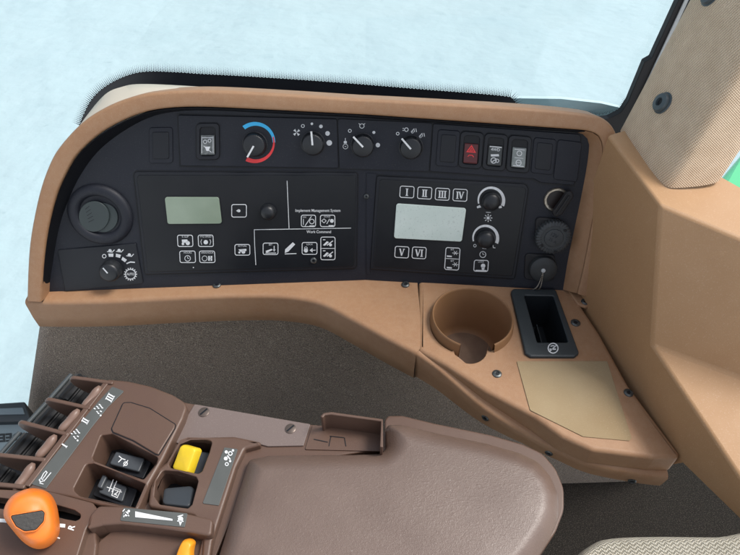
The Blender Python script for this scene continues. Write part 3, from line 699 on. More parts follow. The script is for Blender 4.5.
# rocker switches and blanks
def slanted(cx, cy, w_, h_, ang, sk=0): return rot([(cx - w_ / 2, cy - h_ / 2), (cx + w_ / 2, cy - h_ / 2), (cx + w_ / 2, cy + h_ / 2), (cx - w_ / 2, cy + h_ / 2)], cx, cy, ang)
def blank(sf, cx, cy, w_, h_, ang, base=.0026, inner=True):
    o = plate('blank_cover', sf, fillet(slanted(cx, cy, w_, h_, ang), 3), base, base + .0012, BLK, con, r=.8)
    if inner: plate('insert', sf, fillet(slanted(cx, cy, w_ - 7, h_ - 9, ang), 2), base + .0013, base + .0021, BLK2, o, r=.7)
def rocker(sf, cx, cy, ang, art, m=ROCK, low=None, base=.0024, label=None):
    W_, H_ = 23.0, 36.5
    plate('switch_gap', sf, fillet(slanted(cx, cy, W_ + 1.6, H_ + 1.6, ang), 5), base - .0001, base + .0002, DARK, con, r=0)
    o = plate('rocker_switch', sf, fillet(slanted(cx, cy, W_, H_, ang), 4.5), base, base + .0022, BLK2, con, holes=[fillet(slanted(cx, cy, 15.6, 28.5, ang), 3.4)], r=.9, rh=.7, label=label)
    plate('well', sf, fillet(slanted(cx, cy, 16.2, 29, ang), 3), base + .0001, base + .0004, DARK, o, r=0)
    # two tilted halves of the rocker
    bm = bmesh.new(); c, s_ = math.cos(ang), math.sin(ang)
    def P_(x, y, hh): return sf.p(cx + x * c - y * s_, cy + x * s_ + y * c, base + hh)
    prof = [(-6.5, .0006), (-6.5, .0018), (-5.5, .0026), (3.5, .0028), (12, .0042), (13, .0036), (13.2, .0006)]
    rows = [[P_(x, y, hh) for y, hh in prof] for x in (-6.8, 6.8)]
    v0 = [bm.verts.new(p) for p in rows[0]]; v1 = [bm.verts.new(p) for p in rows[1]]
    bridge(bm, v0, v1); bm.faces.new(v0); bm.faces.new(v1)
    rk = add('rocker', bm, m, o, smooth=30, bevel=.0005, label=None)
    class Sf:                                                        # follows the rocker's slope
        def p(self, x, y, h):
            lx = (x - cx) * c + (y - cy) * s_; ly = -(x - cx) * s_ + (y - cy) * c
            hh = .0027 + (.0001 if ly < 3.5 else (ly - 3.5) / 8.5 * .0015)
            return sf.p(x, y, base + hh + .0003)
        def n(self, u, v): return sf.nn
    k = Ink(Sf(), 0); k.T = lambda x, y: (cx + x * c - y * s_, cy + x * s_ + y * c)
    mm = art(k) or WHT; orient(k.bm, sf.nn); k.build('symbol', mm, rk)
def art_wash(k):
    k.ring(-2.4, 0, 1.7, .6); k.ring(2, -1, 1.5, .6); k.line([(-5, -4), (5, -4)], .6); k.poly([(-2.8, 4.8), (2.8, 4.8), (1, 9), (-1, 9)]); k.line([(-4, 4), (4, 10.5)], .6)
    k.line([(-5.6, -5.2), (-5.6, 11)], .5); k.line([(5.6, -5.2), (5.6, 11)], .5)
def art_haz(k): k.line([(0, -4.6), (4, 1.6), (-4, 1.6)], 1.1, True); k.line([(0, -2), (1.4, .4), (-1.4, .4)], .7, True); k.line([(-3, 6.5), (-1.6, 4.8), (1.6, 4.8), (3, 6.5)], .7); return RED
def art_4wd(k): k.text('4WD', 0, -2.6, 4, bold=.02); k.poly([(-4.4, 2.4), (3.6, 1.4), (4.2, 3.6), (-3.8, 4.4)]); k.ring(-1, 8, 2.6, .8); k.line([(-3, 10), (2, 6)], .7); k.ring(2.6, 8, 1.6, .6); k.line([(-6, -5.4), (6, -5.4)], 1)
def art_diff(k): k.ring(0, -1, 2.4, .8); k.line([(-3, 8), (3, 8)], .6); k.ring(0, 8.2, 2.6, .8); k.line([(-5, -4.8), (5, -4.8)], .8); k.line([(-4.4, 3.6), (4.4, 3.6)], .6); k.line([(-5.5, 11.4), (5.5, 11.4)], .8)
blank(PA, 161.2, 145.2, 23.5, 36, -.01, base=.0002)
rocker(PA, 208.5, 140.8, -.01, art_wash, base=.0026, label='grey rocker switch with lamp symbol')
blank(PB, 447.8, 147.8, 22, 36.4, .07)
rocker(PB, 470.8, 149.4, .08, art_haz, mat('dark_red_rocker', (.10, .018, .02), .35), label='red hazard rocker switch')
rocker(PB, 494.7, 151.4, .09, art_4wd, mat('dark_rocker', (.045, .05, .05), .35), label='dark rocker switch with white symbols')
rocker(PB, 518.5, 153.4, .09, art_diff, mat('pale_rocker', (.26, .29, .28), .35, mottle=[(200, (.12, .13, .13), .6)]), label='pale grey rocker switch')
blank(PB, 543.2, 155.6, 22.6, 35.6, .10)
blank(PB, 567, 160.2, 24, 40, .12, inner=False)

# ---- round air vent
o = lathe('air_vent', PA, 100.6, 214.6, [(31.5, 0), (31.5, 1.2), (30.4, 3.2), (28, 4.6), (24.5, 5.0), (22, 4.4), (20.4, 2.6), (19.8, .6), (19.6, .3), (.01, .2)], BLK, con, seg=64, h=.0004)
def vane(cx, cy, r, tiltx, h):
    bm = bmesh.new(); oo, x, y, n = frame_at(PA, cx, cy, h); s_ = PA.sc(cx, cy) * r
    n2 = (n + x * tiltx).normalized(); x2 = (x - n2 * x.dot(n2)).normalized(); y2 = n2.cross(x2)
    A_ = [bm.verts.new(oo + x2 * s_ * math.cos(a) + y2 * s_ * math.sin(a)) for a in [2 * PI * i / 40 for i in range(40)]]
    B2 = [bm.verts.new(v_.co + n2 * .0016) for v_ in A_]; bridge(bm, A_, B2); bm.faces.new(A_); bm.faces.new(B2)
    for j in range(5):
        yy = -.5 + j * .22
        q = [oo + x2 * s_ * a + y2 * s_ * b + n2 * .0019 for a, b in ((-.62, yy), (-.05, yy), (-.05, yy + .06), (-.62, yy + .06))]
        if r > 15: bm.faces.new([bm.verts.new(p) for p in q])
    return add('vane', bm, VANE, o, smooth=0)
# vanes: a pivoting pair, clipped to the opening
def vane_poly(pts, h, h2, nm='vane'):
    b = plate_bm(PA, pts, h, h2, r=.6); return add(nm, b, VANE, o)
v1_ = vane_poly(rot(circ(95.4, 215.4, 15.2, 40), 0, 0, 0), .0035, .0052)
v2_ = vane_poly(circ(104, 217.2, 14.6, 40), .0012, .0026)
k = Ink(PA, .0054)
for j in range(5): k.line([(84 + j * .8 + 3, 208 + j * 3.2), (91 + j * 1.2, 204.8 + j * 3.3)], .6)
k.line([(86, 222), (101, 204)], .0001)
orient(k.bm, PA.nn); k.build('ribs', BLK2, v1_)

# ---- lower left hood plate with its automatic fan dial
sp = plate('dial_plate', PA, fillet([(58, 249.6), (136.2, 243), (143.6, 283), (65.8, 291)], 1.5), .0002, .0018, BLK2, con, r=.5)
o = lathe('dial', PA, 113, 268.4, [(10.4, 0), (10.2, 3), (9.6, 9), (8.8, 10.6), (7, 11.4), (.01, 11.6)], KNOB, con, seg=40, h=.0018)
k = Ink(PA, .0018 + 11.9 * PA.sc(113, 268)); k.line([(108, 262.6), (112.6, 267.8)], 1.3); orient(k.bm, PA.nn); k.build('pointer', WHT, o)
k = Ink(PA, .0020); k.ring(104.8, 255.6, 1.8, .7)
for u, v, a in ((111.4, 254.6, .0), (118.6, 255.2, .25), (124.4, 259, .6)): k.poly(rot([(u - 2.6, v - 1.6), (u + 2.6, v - 1.6), (u + 2.4, v + 1.6), (u - 2, v + 1.6)], u, v, a))
for u, v in ((110.6, 250.2), (119.6, 250), (129.8, 254.4)): k.disc(u, v, 1.7); k.line([(u - 3, v + .8), (u + 2.2, v + 1.4), (u + 4.4, v - 1)], .8)
k.line([(127, 263), (131, 261.4), (135.4, 261.8)], 1.2)
k.ring(131, 273.6, 4.9, .9, 32)
for a in range(16): k.line([(131 + 5.2 * math.cos(a * PI / 8), 273.6 + 5.2 * math.sin(a * PI / 8)), (131 + 6.6 * math.cos(a * PI / 8), 273.6 + 6.6 * math.sin(a * PI / 8))], 1.0)
k.text('AUTO', 131, 273.6, 3.4, sx=.8, bold=.02)
orient(k.bm, PA.nn); k.build('dial_print', WHT, con)

# ---- sockets at the right
o = lathe('power_socket', PB, 556, 199.4, [(12.2, 0), (12.2, 1.4), (11.4, 2.4), (9.8, 2.2), (9.4, .4), (.01, .3)], MET, con, seg=48, h=.0003)
lathe('socket_well', PB, 556, 199.4, [(9.2, 0), (9.2, .5), (.01, .5)], mat('socket_copper', (.014, .008, .007), .4), o, seg=32, h=.0009)
ck = plate('socket_cap', PB, rot(fillet([(548, 198), (574, 197.6), (577, 201), (574, 205.6), (552, 206.6), (546, 203)], 2.5), 561, 202, -.95), .006, .013, RUB, con, r=1.6)
for d in (-2.6, 0.8): plate('grip', PB, rot(fillet([(549, 200 + d), (572, 199.6 + d), (572, 201.4 + d), (549, 202 + d)], .8), 561, 202, -.95), .0131, .0148, RUB, ck, r=.5)
plate('socket_flange', PB, fillet(rot([(534, 218), (560, 217), (562, 244), (536, 246)], 548, 232, .1), 4), .0003, .004, RUB, con, r=1.2)
o = lathe('trailer_socket_cap', PB, 551.5, 234.4, [(17.4, 0), (17.4, 7), (16.6, 8), (13, 8.4), (12.6, 7.8), (9.6, 7.8), (9.2, 8.8), (8.4, 9), (.01, 9)], mat('cap_grey', (.04, .046, .05), .5, mottle=[(60, (.07, .075, .08), .5)]), con, seg=128, flute=32, fd=.07, h=.003, smooth=50)
k = Ink(PB, .003 + 9.2 * PB.sc(551, 234))
k.text('12V', 551.5, 231.4, 5, ang=.5, bold=.02); k.text('25 A', 550, 236.6, 4.4, ang=.5)
orient(k.bm, PB.nn); k.build('embossing', BLK, o)
for a in (-.6, 2.6, 1.45): lathe('rivet', PB, 551.5 + 13.6 * math.cos(a), 234.4 + 13.6 * math.sin(a), [(1.5, 0), (1.4, .5), (.01, .6)], DARK, o, seg=12, h=.003 + 8.5 * PB.sc(551, 234))
plate('socket_flange', PB, fillet(rot([(524, 254), (554, 253), (555, 279), (525, 280)], 540, 266, .08), 4), .0003, .003, RUB, con, r=1.2)
o = lathe('dust_cap', PB, 542, 267, [(13.4, 0), (13.6, 4), (13, 6), (11.4, 7), (5, 7.2), (.01, 7.2)], mat('cap_black', (.03, .034, .036), .5), con, seg=48, h=.002)
for a in (.8, 2.6, 4.0): pass
b0 = PB.p(541.5, 267, .002 + 7.4 * PB.sc(541, 267))
lathe('rivet', PB, 541.5, 267, [(2.2, 0), (2, 1), (.01, 1.4)], GREYM, o, seg=12, h=.002 + 7.2 * PB.sc(541, 267))
bm = bmesh.new()
for (u1, v1) in ((531.5, 291), (537.5, 291)):
    e1 = LEDGE.p(u1, v1) + Vector((0, 0, .003)); n_ = 22
    for i in range(n_):
        t = i / (n_ - 1); p = b0.lerp(e1, t) + Vector((0, -.006 * math.sin(PI * t), -.004 * math.sin(PI * t)))
        bmesh.ops.create_icosphere(bm, subdivisions=1, radius=.00095, matrix=Matrix.Translation(p))
add('bead_chain', bm, MET, con, wn=False)
# lower part of the surround where it meets the tray, with its screw
plate('surround_foot', LEDGE, fillet([(567, 276), (582, 280), (591, 299), (592, 305), (586, 309), (577, 306), (570, 296), (563, 283)], 4), .0002, .004, TAN, con, r=1.5)
screw(LEDGE, 584.5, 304, 4.2, con, h=.004)

# ================================================================== CUP HOLDER TRAY
tray = thing('cup_holder_tray', 'tan tray with round cup holder, black open bin and khaki mat right of the armrest', 'tray', tuple(LEDGE.p(540, 360)))
TR = flat(ZL + .001)
outl = fillet([(418.6, 279), (566, 279), (572, 291), (600, 333), (629, 385), (684, 458), (655, 458), (592, 450), (562, 436.5), (534, 416.5), (485, 391), (447, 366), (418.6, 350)], [0, 0, 3, 0, 0, 4, 6, 12, 10, 10, 8, 8, 2])
cupc = (471, 322); CR = 40
hole_cup = None
# key-shaped opening: round cup plus mug-handle slot
ring_pts = []
for k_ in range(64):
    a = 2 * PI * k_ / 64
    ring_pts.append((cupc[0] + 41 * math.cos(a), cupc[1] + 33 * math.sin(a)))
keep = [p for p in ring_pts if not (p[1] > 343 and 453 < p[0] < 488)]
# order from right of slot going counter to left of slot
ang_ = lambda p: (math.atan2(p[1] - cupc[1], p[0] - cupc[0]) - PI / 2) % (2 * PI)
keep.sort(key=ang_)
slot_arc = [(470.5 + 16.5 * math.cos(a), 350 + 13.5 * math.sin(a)) for a in [R(0 + 180 * i / 14) for i in range(15)]]
hole_cup = keep + [(488, 343)] + slot_arc[0:] + [(454, 343)] if False else keep[:] + slot_arc
bin_q = [(523.5, 297.5), (552.5, 298), (567.5, 344.5), (536.5, 344.5)]
tp = plate('tray_top', TR, outl, -.027, .0, TAN, tray, holes=[hole_cup, fillet(offset(bin_q, -2), 2)], r=4.5, rh=.8, seg=5)
# cup wall: outer raised collar (round, standing 12 mm proud at the left/top) and bowl
def cyl_wall(cx, cy, rx_px, z0, z1, th, flip=False):
    pass
CZ = flat(ZL + .014); cw = CZ.p(472.6, 315.5); rad = (CZ.p(472.6 + 40.2, 315.5) - cw).x
bm = bmesh.new()
c0 = Vector((cw.x, cw.y, 0))
def ringz(r_, z, a0=0, a1=2 * PI, n=72, bmm=None):
    return [bmm.verts.new((c0.x + r_ * math.cos(a0 + (a1 - a0) * i / n), c0.y + r_ * math.sin(a0 + (a1 - a0) * i / n), z)) for i in range(n if a1 - a0 > 6.28 else n + 1)]
# collar leaves a gap towards the viewer for the mug handle
ga = R(24); a0 = -PI / 2 + ga; a1 = 3 * PI / 2 - ga
prof = [(rad + .0032, ZL - .005), (rad + .0008, ZL + .0115), (rad + .0002, ZL + .0133), (rad - .0008, ZL + .014), (rad - .0018, ZL + .0133), (rad - .0024, ZL + .010), (rad - .0035, ZL - .02), (rad - .0065, ZL - .058), (rad - .009, ZL - .0655), (rad - .013, ZL - .068)]
prev = None
for r_, z in prof:
    ring = ringz(r_, z, a0, a1, 72, bm)
    if prev:
        for i in range(len(ring) - 1): bm.faces.new((prev[i], prev[i + 1], ring[i + 1], ring[i]))
    prev = ring
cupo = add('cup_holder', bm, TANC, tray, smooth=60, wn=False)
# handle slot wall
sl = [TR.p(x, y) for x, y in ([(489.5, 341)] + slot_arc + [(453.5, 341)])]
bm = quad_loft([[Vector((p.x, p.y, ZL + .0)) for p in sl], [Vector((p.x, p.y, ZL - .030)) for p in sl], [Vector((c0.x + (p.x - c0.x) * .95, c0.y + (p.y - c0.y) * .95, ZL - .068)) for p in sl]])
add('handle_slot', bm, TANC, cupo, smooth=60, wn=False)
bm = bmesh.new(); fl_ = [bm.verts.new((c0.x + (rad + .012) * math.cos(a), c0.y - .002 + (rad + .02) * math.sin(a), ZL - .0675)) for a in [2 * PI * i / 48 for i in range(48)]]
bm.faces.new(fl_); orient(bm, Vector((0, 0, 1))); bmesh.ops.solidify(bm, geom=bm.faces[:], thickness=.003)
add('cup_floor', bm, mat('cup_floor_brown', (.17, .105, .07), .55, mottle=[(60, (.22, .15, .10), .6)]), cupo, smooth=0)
# black bin
bo = fillet([(509.5, 290.5), (555, 290.8), (578.5, 355), (574, 358.6), (530, 358.6), (524.5, 355)], [4, 4, 2, 3, 3, 2])
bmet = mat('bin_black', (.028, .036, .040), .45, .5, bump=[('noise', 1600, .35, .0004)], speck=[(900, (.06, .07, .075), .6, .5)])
bino = plate('storage_bin', TR, bo, .0002, .0045, bmet, tray, holes=[fillet(bin_q, 1.5)], r=1.6, rh=1)
q3 = [TR.p(x, y) for x, y in fillet(bin_q, 1.5)]
bm = bmesh.new(); a_ = [bm.verts.new(p + Vector((0, 0, .003))) for p in q3]; cc = sum(q3, Vector()) / len(q3)
b_ = [bm.verts.new(cc + (p - cc) * .9 + Vector((0, 0, -.055))) for p in q3]; bridge(bm, a_, b_); bm.faces.new(b_)
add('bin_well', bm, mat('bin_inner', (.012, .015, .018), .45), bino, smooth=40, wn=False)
pp = [Vector((cc.x - .012, cc.y - .028, ZL - .050)), Vector((cc.x - .012, cc.y + .022, ZL - .050))]
bm = bmesh.new(); bmesh.ops.create_cube(bm, size=1, matrix=Matrix.Translation((cc.x + .001, cc.y - .004, ZL - .042)) @ Matrix.Diagonal((.0015, .05, .02, 1)))
add('divider', bm, bmet, bino, smooth=0)
k = Ink(TR, .0048); k.ring(552.2, 350.6, 4.9, 1.0, 32); k.line([(549, 353.6), (555.6, 347.6)], 1.0); k.poly([(548.6, 351), (555, 351), (555, 352.2), (548.6, 352.2)]); k.line([(549.6, 348.8), (552, 348), (555, 349)], .8)
orient(k.bm, Vector((0, 0, 1))); k.build('no_smoking_symbol', WHT, bino)
# khaki mat
mq = [(516.5, 362), (588, 361.5), (602.5, 366 + 10), (631.5, 440), (626, 441.5), (582, 437.5), (530, 410)]
mq = [(516.5, 361.6), (607, 361.4), (631.5, 438.5), (629, 441.2), (583, 437), (530, 410.6)]
plate('anti_slip_mat', TR, fillet(mq, [1, 2, 1, 1, 3, 3]), .0002, .0010, MATF, tray, r=.3)
for u, v in ((497, 374), (575.5, 323), (628.5, 393)): screw(TR, u, v, 4.7, tray, h=.0003, washer=True)
# front flange under the tray and under the ledge, with bolts
fl_px = [(417, 353.5), (440, 370), (485, 408), (534, 437.5), (560, 449.5), (593, 463.5), (640, 473), (668, 476.5)]
FP = spline(fl_px, 5); zt_ = lambda x: ZL - (.003 + .025 * min(1, max(0, (x - 417) / 110)))
pth = [flat(zt_(x)).p(x, y) for x, y in FP]
prof = [(-.03, ZL - .0262), (-.004, ZL - .0263), (.000, ZL - .0272), (.002, ZL - .030), (.001, ZL - .040), (-.0005, ZL - .0515), (-.004, ZL - .053), (-.03, ZL - .053)]
rows = loft_profile([(p.x, p.y) for p in pth], prof)
for (x, y), r__ in zip(FP, rows):
    k_ = zt_(x) - (ZL - .028)
    for j in range(5): r__[j].z += k_ * (1 if j < 4 else .5)
bm = quad_loft(rows); bm.faces.new([v_ for v_ in bm.verts][-len(prof):]); add('front_flange', bm, TAN, tray, smooth=50, wn=False)
box = bmesh.new()
class Front:                                                           # frames on the flange's front face
    def __init__(s, u, v, hh=.0):
        s.i = min(range(len(FP)), key=lambda j: abs(FP[j][0] - u)); a = pth[max(s.i - 1, 0)]; b = pth[min(s.i + 1, len(pth) - 1)]
        d = Vector((b.x - a.x, b.y - a.y, 0)).normalized(); s.nn = Vector((d.y, -d.x, 0)).normalized(); s.pt = pth[s.i]; s.pl = Plane(s.pt + s.nn * .0, s.nn)
    def get(s): return s.pl
for u, v in ((485.5, 417.5), (549, 452.5), (632, 480.5)):
    screw(Front(u, v).get(), u, v, 4.0, tray, h=.0006)

# ================================================================== TRIM BLOCK (right) AND PILLAR
pA = LEDGE.p(572, 291); pB = LEDGE.p(684, 460); dd_ = (pB - pA); dd_.z = 0; nL = Vector((-abs(dd_.y), -dd_.x * (1 if dd_.y < 0 else -1), 0)).normalized()
nL = Vector((dd_.y, -dd_.x, 0)).normalized()
if nL.x > 0: nL = -nL
LF = Plane(pA, nL)
A0 = LF.p(606, 128); A1 = LF.p(617, 150); A2 = LF.p(660, 205); A3 = LF.p(652, 345); A4 = LF.p(742, 480); A5 = LF.p(760, 505)
def on_ray_y(u, v, y): d = ray(u, v); return CAM + d * ((y - CAM.y) / d.y)
def on_ray_z(u, v, z): return flat(z).p(u, v)
ztop = A2.z
print('TRIM', A1, A2, A3, A4)
T1 = on_ray_z(742, 239, ztop - .006); T2 = on_ray_z(742, 378, A3.z + .004)
trim = thing('trim_panel', 'tall tan plastic corner trim standing right of the cup holder tray', 'trim panel', (A2.x + .05, A2.y, .3))
bm = bmesh.new()
V = lambda p: bm.verts.new(p)
zf = None
d1 = (T1 - A2); T1e = A2 + d1 * 2.2; d2 = (T2 - A3); T2e = A3 + d2 * 2.2
a1 = V(A1 + Vector((0, .03, .0))); a2 = V(A2); a3 = V(A3); a4 = V(A3 + (A4 - A3) * 1.5)
dn = A3 + (A4 - A3) * 1.5
LFb = LF.p(741, 519); LFa = LF.p(683, 462.5); sl2 = (LFb - LFa)
zb4 = LFa.z + sl2.z * ((dn.y - LFa.y) / sl2.y)
fa = V(Vector((LFa.x, LFa.y, LFa.z))); f1 = V(Vector((a1.co.x, a1.co.y, LFa.z))); f4 = V(Vector((dn.x, dn.y, zb4)))
t1 = V(T1e); t2 = V(T2e); t4 = V(Vector((T2e.x, dn.y, dn.z)))
b1 = V(on_ray_z(634, 128, A2.z + .004)); t1.co = T1e; t1b = V(on_ray_z(790, 216, T1e.z))
# left face, top, front, step
fb0 = LF.p(670, 446); fb = V(Vector((fb0.x, fb0.y, fb0.z - .05))); f1.co.z -= .05
bm.faces.new((f1, a1, a2, a3, a4, f4, fa, fb)); bm.faces.new((a1, b1, t1b, t1, a2)); bm.faces.new((a2, t1, t2, a3)); bm.faces.new((a3, t2, t4, a4)); bm.faces.new((f4, a4, t4, V(Vector((T2e.x, dn.y, zb4)))))
bmesh.ops.remove_doubles(bm, verts=bm.verts, dist=.0001)
tro = add('body', bm, TANT, trim, smooth=40, recalc=False, bevel=.0035)
me = tro.data
# the far corner lip beside the window
# pillar
BT = flat(ztop + .001)
pil = thing('pillar_cover', 'beige cloth covered corner pillar with dark buttons rising from the tan trim', 'pillar', tuple(BT.p(670, 170)))
bot = [(645, 112), (624, 127), (621, 133), (630, 146), (650, 170), (661, 182), (667, 186.5), (676, 188), (700, 186), (716, 182.5), (721, 178), (722, 172), (716, 160)]
botw = [BT.p(x, y) for x, y in spline(bot, 5)]
Abase = BT.p(621, 132); dtop = ray(702, -15); 
tt = ((Abase.y + .045) - CAM.y) / dtop.y; Atop = CAM + dtop * tt; D_ = (Atop - Abase); print('PILLAR', Abase, Atop)
rows = []; NRW = 30
ctr = sum(botw, Vector()) / len(botw)
for i in range(NRW + 1):
    t = i / NRW * 2.6
    rows.append([p + D_ * t + (p - ctr) * (.03 * t) for p in botw])
bm = bmesh.new(); uvl = bm.loops.layers.uv.new('UVMap')
Ls = [0]
for a, b in zip(botw, botw[1:]): Ls.append(Ls[-1] + (b - a).length)
VV = [[bm.verts.new(p) for p in r] for r in rows]
for i in range(NRW):
    for j in range(len(botw) - 1):
        f = bm.faces.new((VV[i][j], VV[i][j + 1], VV[i + 1][j + 1], VV[i + 1][j]))
        for lp, (ii, jj) in zip(f.loops, ((i, j), (i, j + 1), (i + 1, j + 1), (i + 1, j))): lp[uvl].uv = (Ls[jj], ii / NRW * 2.6 * D_.length)
add('cloth', bm, FAB, pil, smooth=60, wn=False, recalc=True)
# buttons on the pillar
def pil_plane():
    p0 = BT.p(632, 147); p1 = BT.p(661, 182); e = (p1 - p0).normalized(); n = e.cross(D_.normalized());
    if n.dot(CAM - p0) < 0: n = -n
    return Plane(p0, n)
PPL = pil_plane()
for u, v, r_ in ((664, 103.5, 9.2), (712, -4, 9)):
    lathe('cloth_rim', PPL, u, v, [(14, -1), (13, .8), (11, 1.4), (9.5, .8), (9, 0)], FAB, pil, seg=36) if False else None
    o = lathe('button', PPL, u, v, [(r_ + 1.6, -3), (r_ + 1.6, 2), (r_ + .8, 2.6), (r_, 2.6), (r_ * 1.0, 5.2), (r_ * .9, 6.4), (r_ * .45, 7), (r_ * .4, 5), (.01, 4.8)], mat('button_slate', (.06, .08, .09), .35), pil, seg=40)
    lathe('hole', PPL, u, v, [(r_ * .36, 5.1), (.01, 5.15)], DARK, o, seg=20)

# green bodywork outside
gr = thing('green_bonnet', 'bright green painted bodywork outside beyond the pillar', 'bodywork', tuple(flat(.45).p(760, 170)))
gs = flat(.45)
plate('panel', gs, fillet([(690, 215), (722, 176), (744, 150), (770, 120), (960, 110), (960, 300), (720, 240)], 10), -.08, 0, GRN, gr, r=6, seg=5)

# ================================================================== DOOR SILL (left)
sl_ = thing('door_sill', 'dark slate plastic sill with raised letters low at the left of the carpet', 'door sill', tuple(flat(.45).p(0, 440)))
SP = flat(.45)
sill = mat('slate_plastic', (.10, .13, .15), .4, .5, bump=[('noise', 700, .2, .0005)])
plate('step', SP, fillet([(-90, 424), (34, 421), (70, 520), (-90, 520)], 2), -.405, .0, sill, sl_, r=1.2)
plate('top_rail', SP, fillet([(-90, 412), (27, 404.5), (34, 424), (-90, 427)], 2), -.03, .010, mat('slate_dark', (.022, .026, .03), .4), sl_, r=2)
plate('top_rail', SP, fillet([(-90, 416.5), (26, 411.5), (28, 418), (-90, 421)], 1), .0101, .013, sill, sl_, r=1, label='paler ridge of the sill rail')
k = Ink(SP, .0012); k.text('DEERE', 3.5, 437.5, 11, ang=PI - .06, shear=0, bold=.03, sx=1.25); orient(k.bm, Vector((0, 0, 1)))
bmesh.ops.solidify(k.bm, geom=k.bm.faces[:], thickness=.001); k.build('raised_letters', mat('letter_black', (.008, .01, .012), .5), sl_)

# ================================================================== SEAT (bottom right)
seat = thing('seat', 'cream knitted seat cushion edge in the bottom right corner', 'seat', tuple(flat(.74).p(680, 570)))
so = spline([(555, 585), (575, 556), (592, 541), (612, 533.5), (660, 531.5), (720, 532), (790, 531), (800, 640), (560, 640)], 6, closed=True)
SS = flat(.74)
bm = bmesh.new(); prev = None; sc_ = SS.sc(660, 540)
levels = [(0, -.10), (-.5, -.05), (0, -.02)] + [(10 * (1 - math.cos(a)), -.02 + .02 * math.sin(a)) for a in [i / 6 * PI / 2 for i in range(1, 7)]]
uvl = bm.loops.layers.uv.new('UVMap')
lastL = None
for ins, h in levels:
    L_ = offset(so, ins); ring = loop_verts(bm, SS, L_, h)
    if prev: bridge(bm, prev, ring)
    prev = ring; lastL = L_
cap(bm, [prev], [lastL])
sb_ = bmesh.new(); pc = SS.p(690, 600); bmesh.ops.create_cube(sb_, size=1, matrix=Matrix.Translation((pc.x + .05, pc.y - .02, .34)) @ Matrix.Diagonal((.16, .12, .60, 1)))
add('seat_base', sb_, DARK, seat, bevel=.01)
for f in bm.faces:
    for lp in f.loops: c_ = lp.vert.co; lp[uvl].uv = (c_.x + c_.z * .3, c_.y - c_.z)
add('cushion', bm, SEATM, seat, smooth=60)

# ================================================================== ARMREST CONSOLE
arm = thing('armrest_console', 'brown padded armrest console with finger levers, orange knob and yellow tab', 'armrest', tuple(flat(.7).p(250, 500)))
DK = flat(.775); HP = flat(.787); PD = flat(.796); LOW = flat(.752)
# pad
pad_o = [(246.5, 452), (268, 447.8), (352, 447), (381, 446), (386.5, 441), (386, 421), (388.5, 416.8), (402, 416.7), (434.6, 424.5), (489.7, 435.8), (522, 445), (541.6, 454), (554.6, 469), (562.5, 488), (562.7, 509.7), (554.6, 531), (538, 556), (500, 600), (420, 630), (230, 630), (196, 610)]
pad_l = fillet(pad_o, [7, 8, 4, 8, 6, 4, 6, 10, 20, 30, 30, 30, 30, 30, 30, 30, 30, 30, 30, 20, 10], 5)
from mathutils.geometry import delaunay_2d_cdt
def soft_pad(sf, outline, h0, roll, drop, m, name):
    n = len(outline)
    def dist(x, y):
        b = 1e9
        for i in range(n):
            x0, y0 = outline[i]; x1, y1 = outline[(i + 1) % n]; dx, dy = x1 - x0, y1 - y0; q = dx * dx + dy * dy
            t = 0 if q < 1e-9 else max(0, min(1, ((x - x0) * dx + (y - y0) * dy) / q)); b = min(b, math.hypot(x - x0 - dx * t, y - y0 - dy * t))
        return b
    def inside(x, y):
        c = False
        for i in range(n):
            x0, y0 = outline[i]; x1, y1 = outline[(i + 1) % n]
            if (y0 > y) != (y1 > y) and x < (x1 - x0) * (y - y0) / (y1 - y0) + x0: c = not c
        return c
    pts = [Vector(p) for p in outline]; dd = [0.0] * n
    xs = [p[0] for p in outline]; ys = [p[1] for p in outline]; y = min(ys)
    while y < max(ys):
        x = min(xs) + random.random()
        while x < max(xs):
            if inside(x, y):
                d = dist(x, y)
                if d > 1.0 and (d < roll * 1.3 or (int(x / 1.8) % 3 == 0 and int(y / 1.8) % 3 == 0)): pts.append(Vector((x, y))); dd.append(d)
            x += 1.8
        y += 1.8
    co, _, faces, ov, _, _ = delaunay_2d_cdt(pts, [(i, (i + 1) % n) for i in range(n)], [], 1, 1e-6)
    bm = bmesh.new(); vs = []
    for i, p in enumerate(co):
        d = dd[ov[i][0]] if ov[i] else 0
        h = -drop * (1 - min(1, d / roll)) ** 2.0 - .0022 * (1 - min(1, d / 60)) ** 2
        vs.append(bm.verts.new(sf.p(p.x, p.y, h)))
    for f in faces:
        try: bm.faces.new([vs[i] for i in f])
        except ValueError: pass
    lo = [bm.verts.new(sf.p(x, y, h0)) for x, y in outline]
    inv = {}
    for i, o_ in enumerate(ov):
        for k in o_:
            if k < n: inv[k] = vs[i]
    up_ = [inv[i] for i in range(n)]
    for i in range(n):
        j = (i + 1) % n
        try: bm.faces.new((up_[i], up_[j], lo[j], lo[i]))
        except ValueError: pass
    bm.faces.new(lo)
    return add(name, bm, m, arm, smooth=70, wn=False)
soft_pad(PD, pad_l, -.045, 22, .0125, PADM, 'pad')
plate('pad_base', flat(.745), offset(pad_l, -1.5), -.02, 0, BRN, arm, r=2)
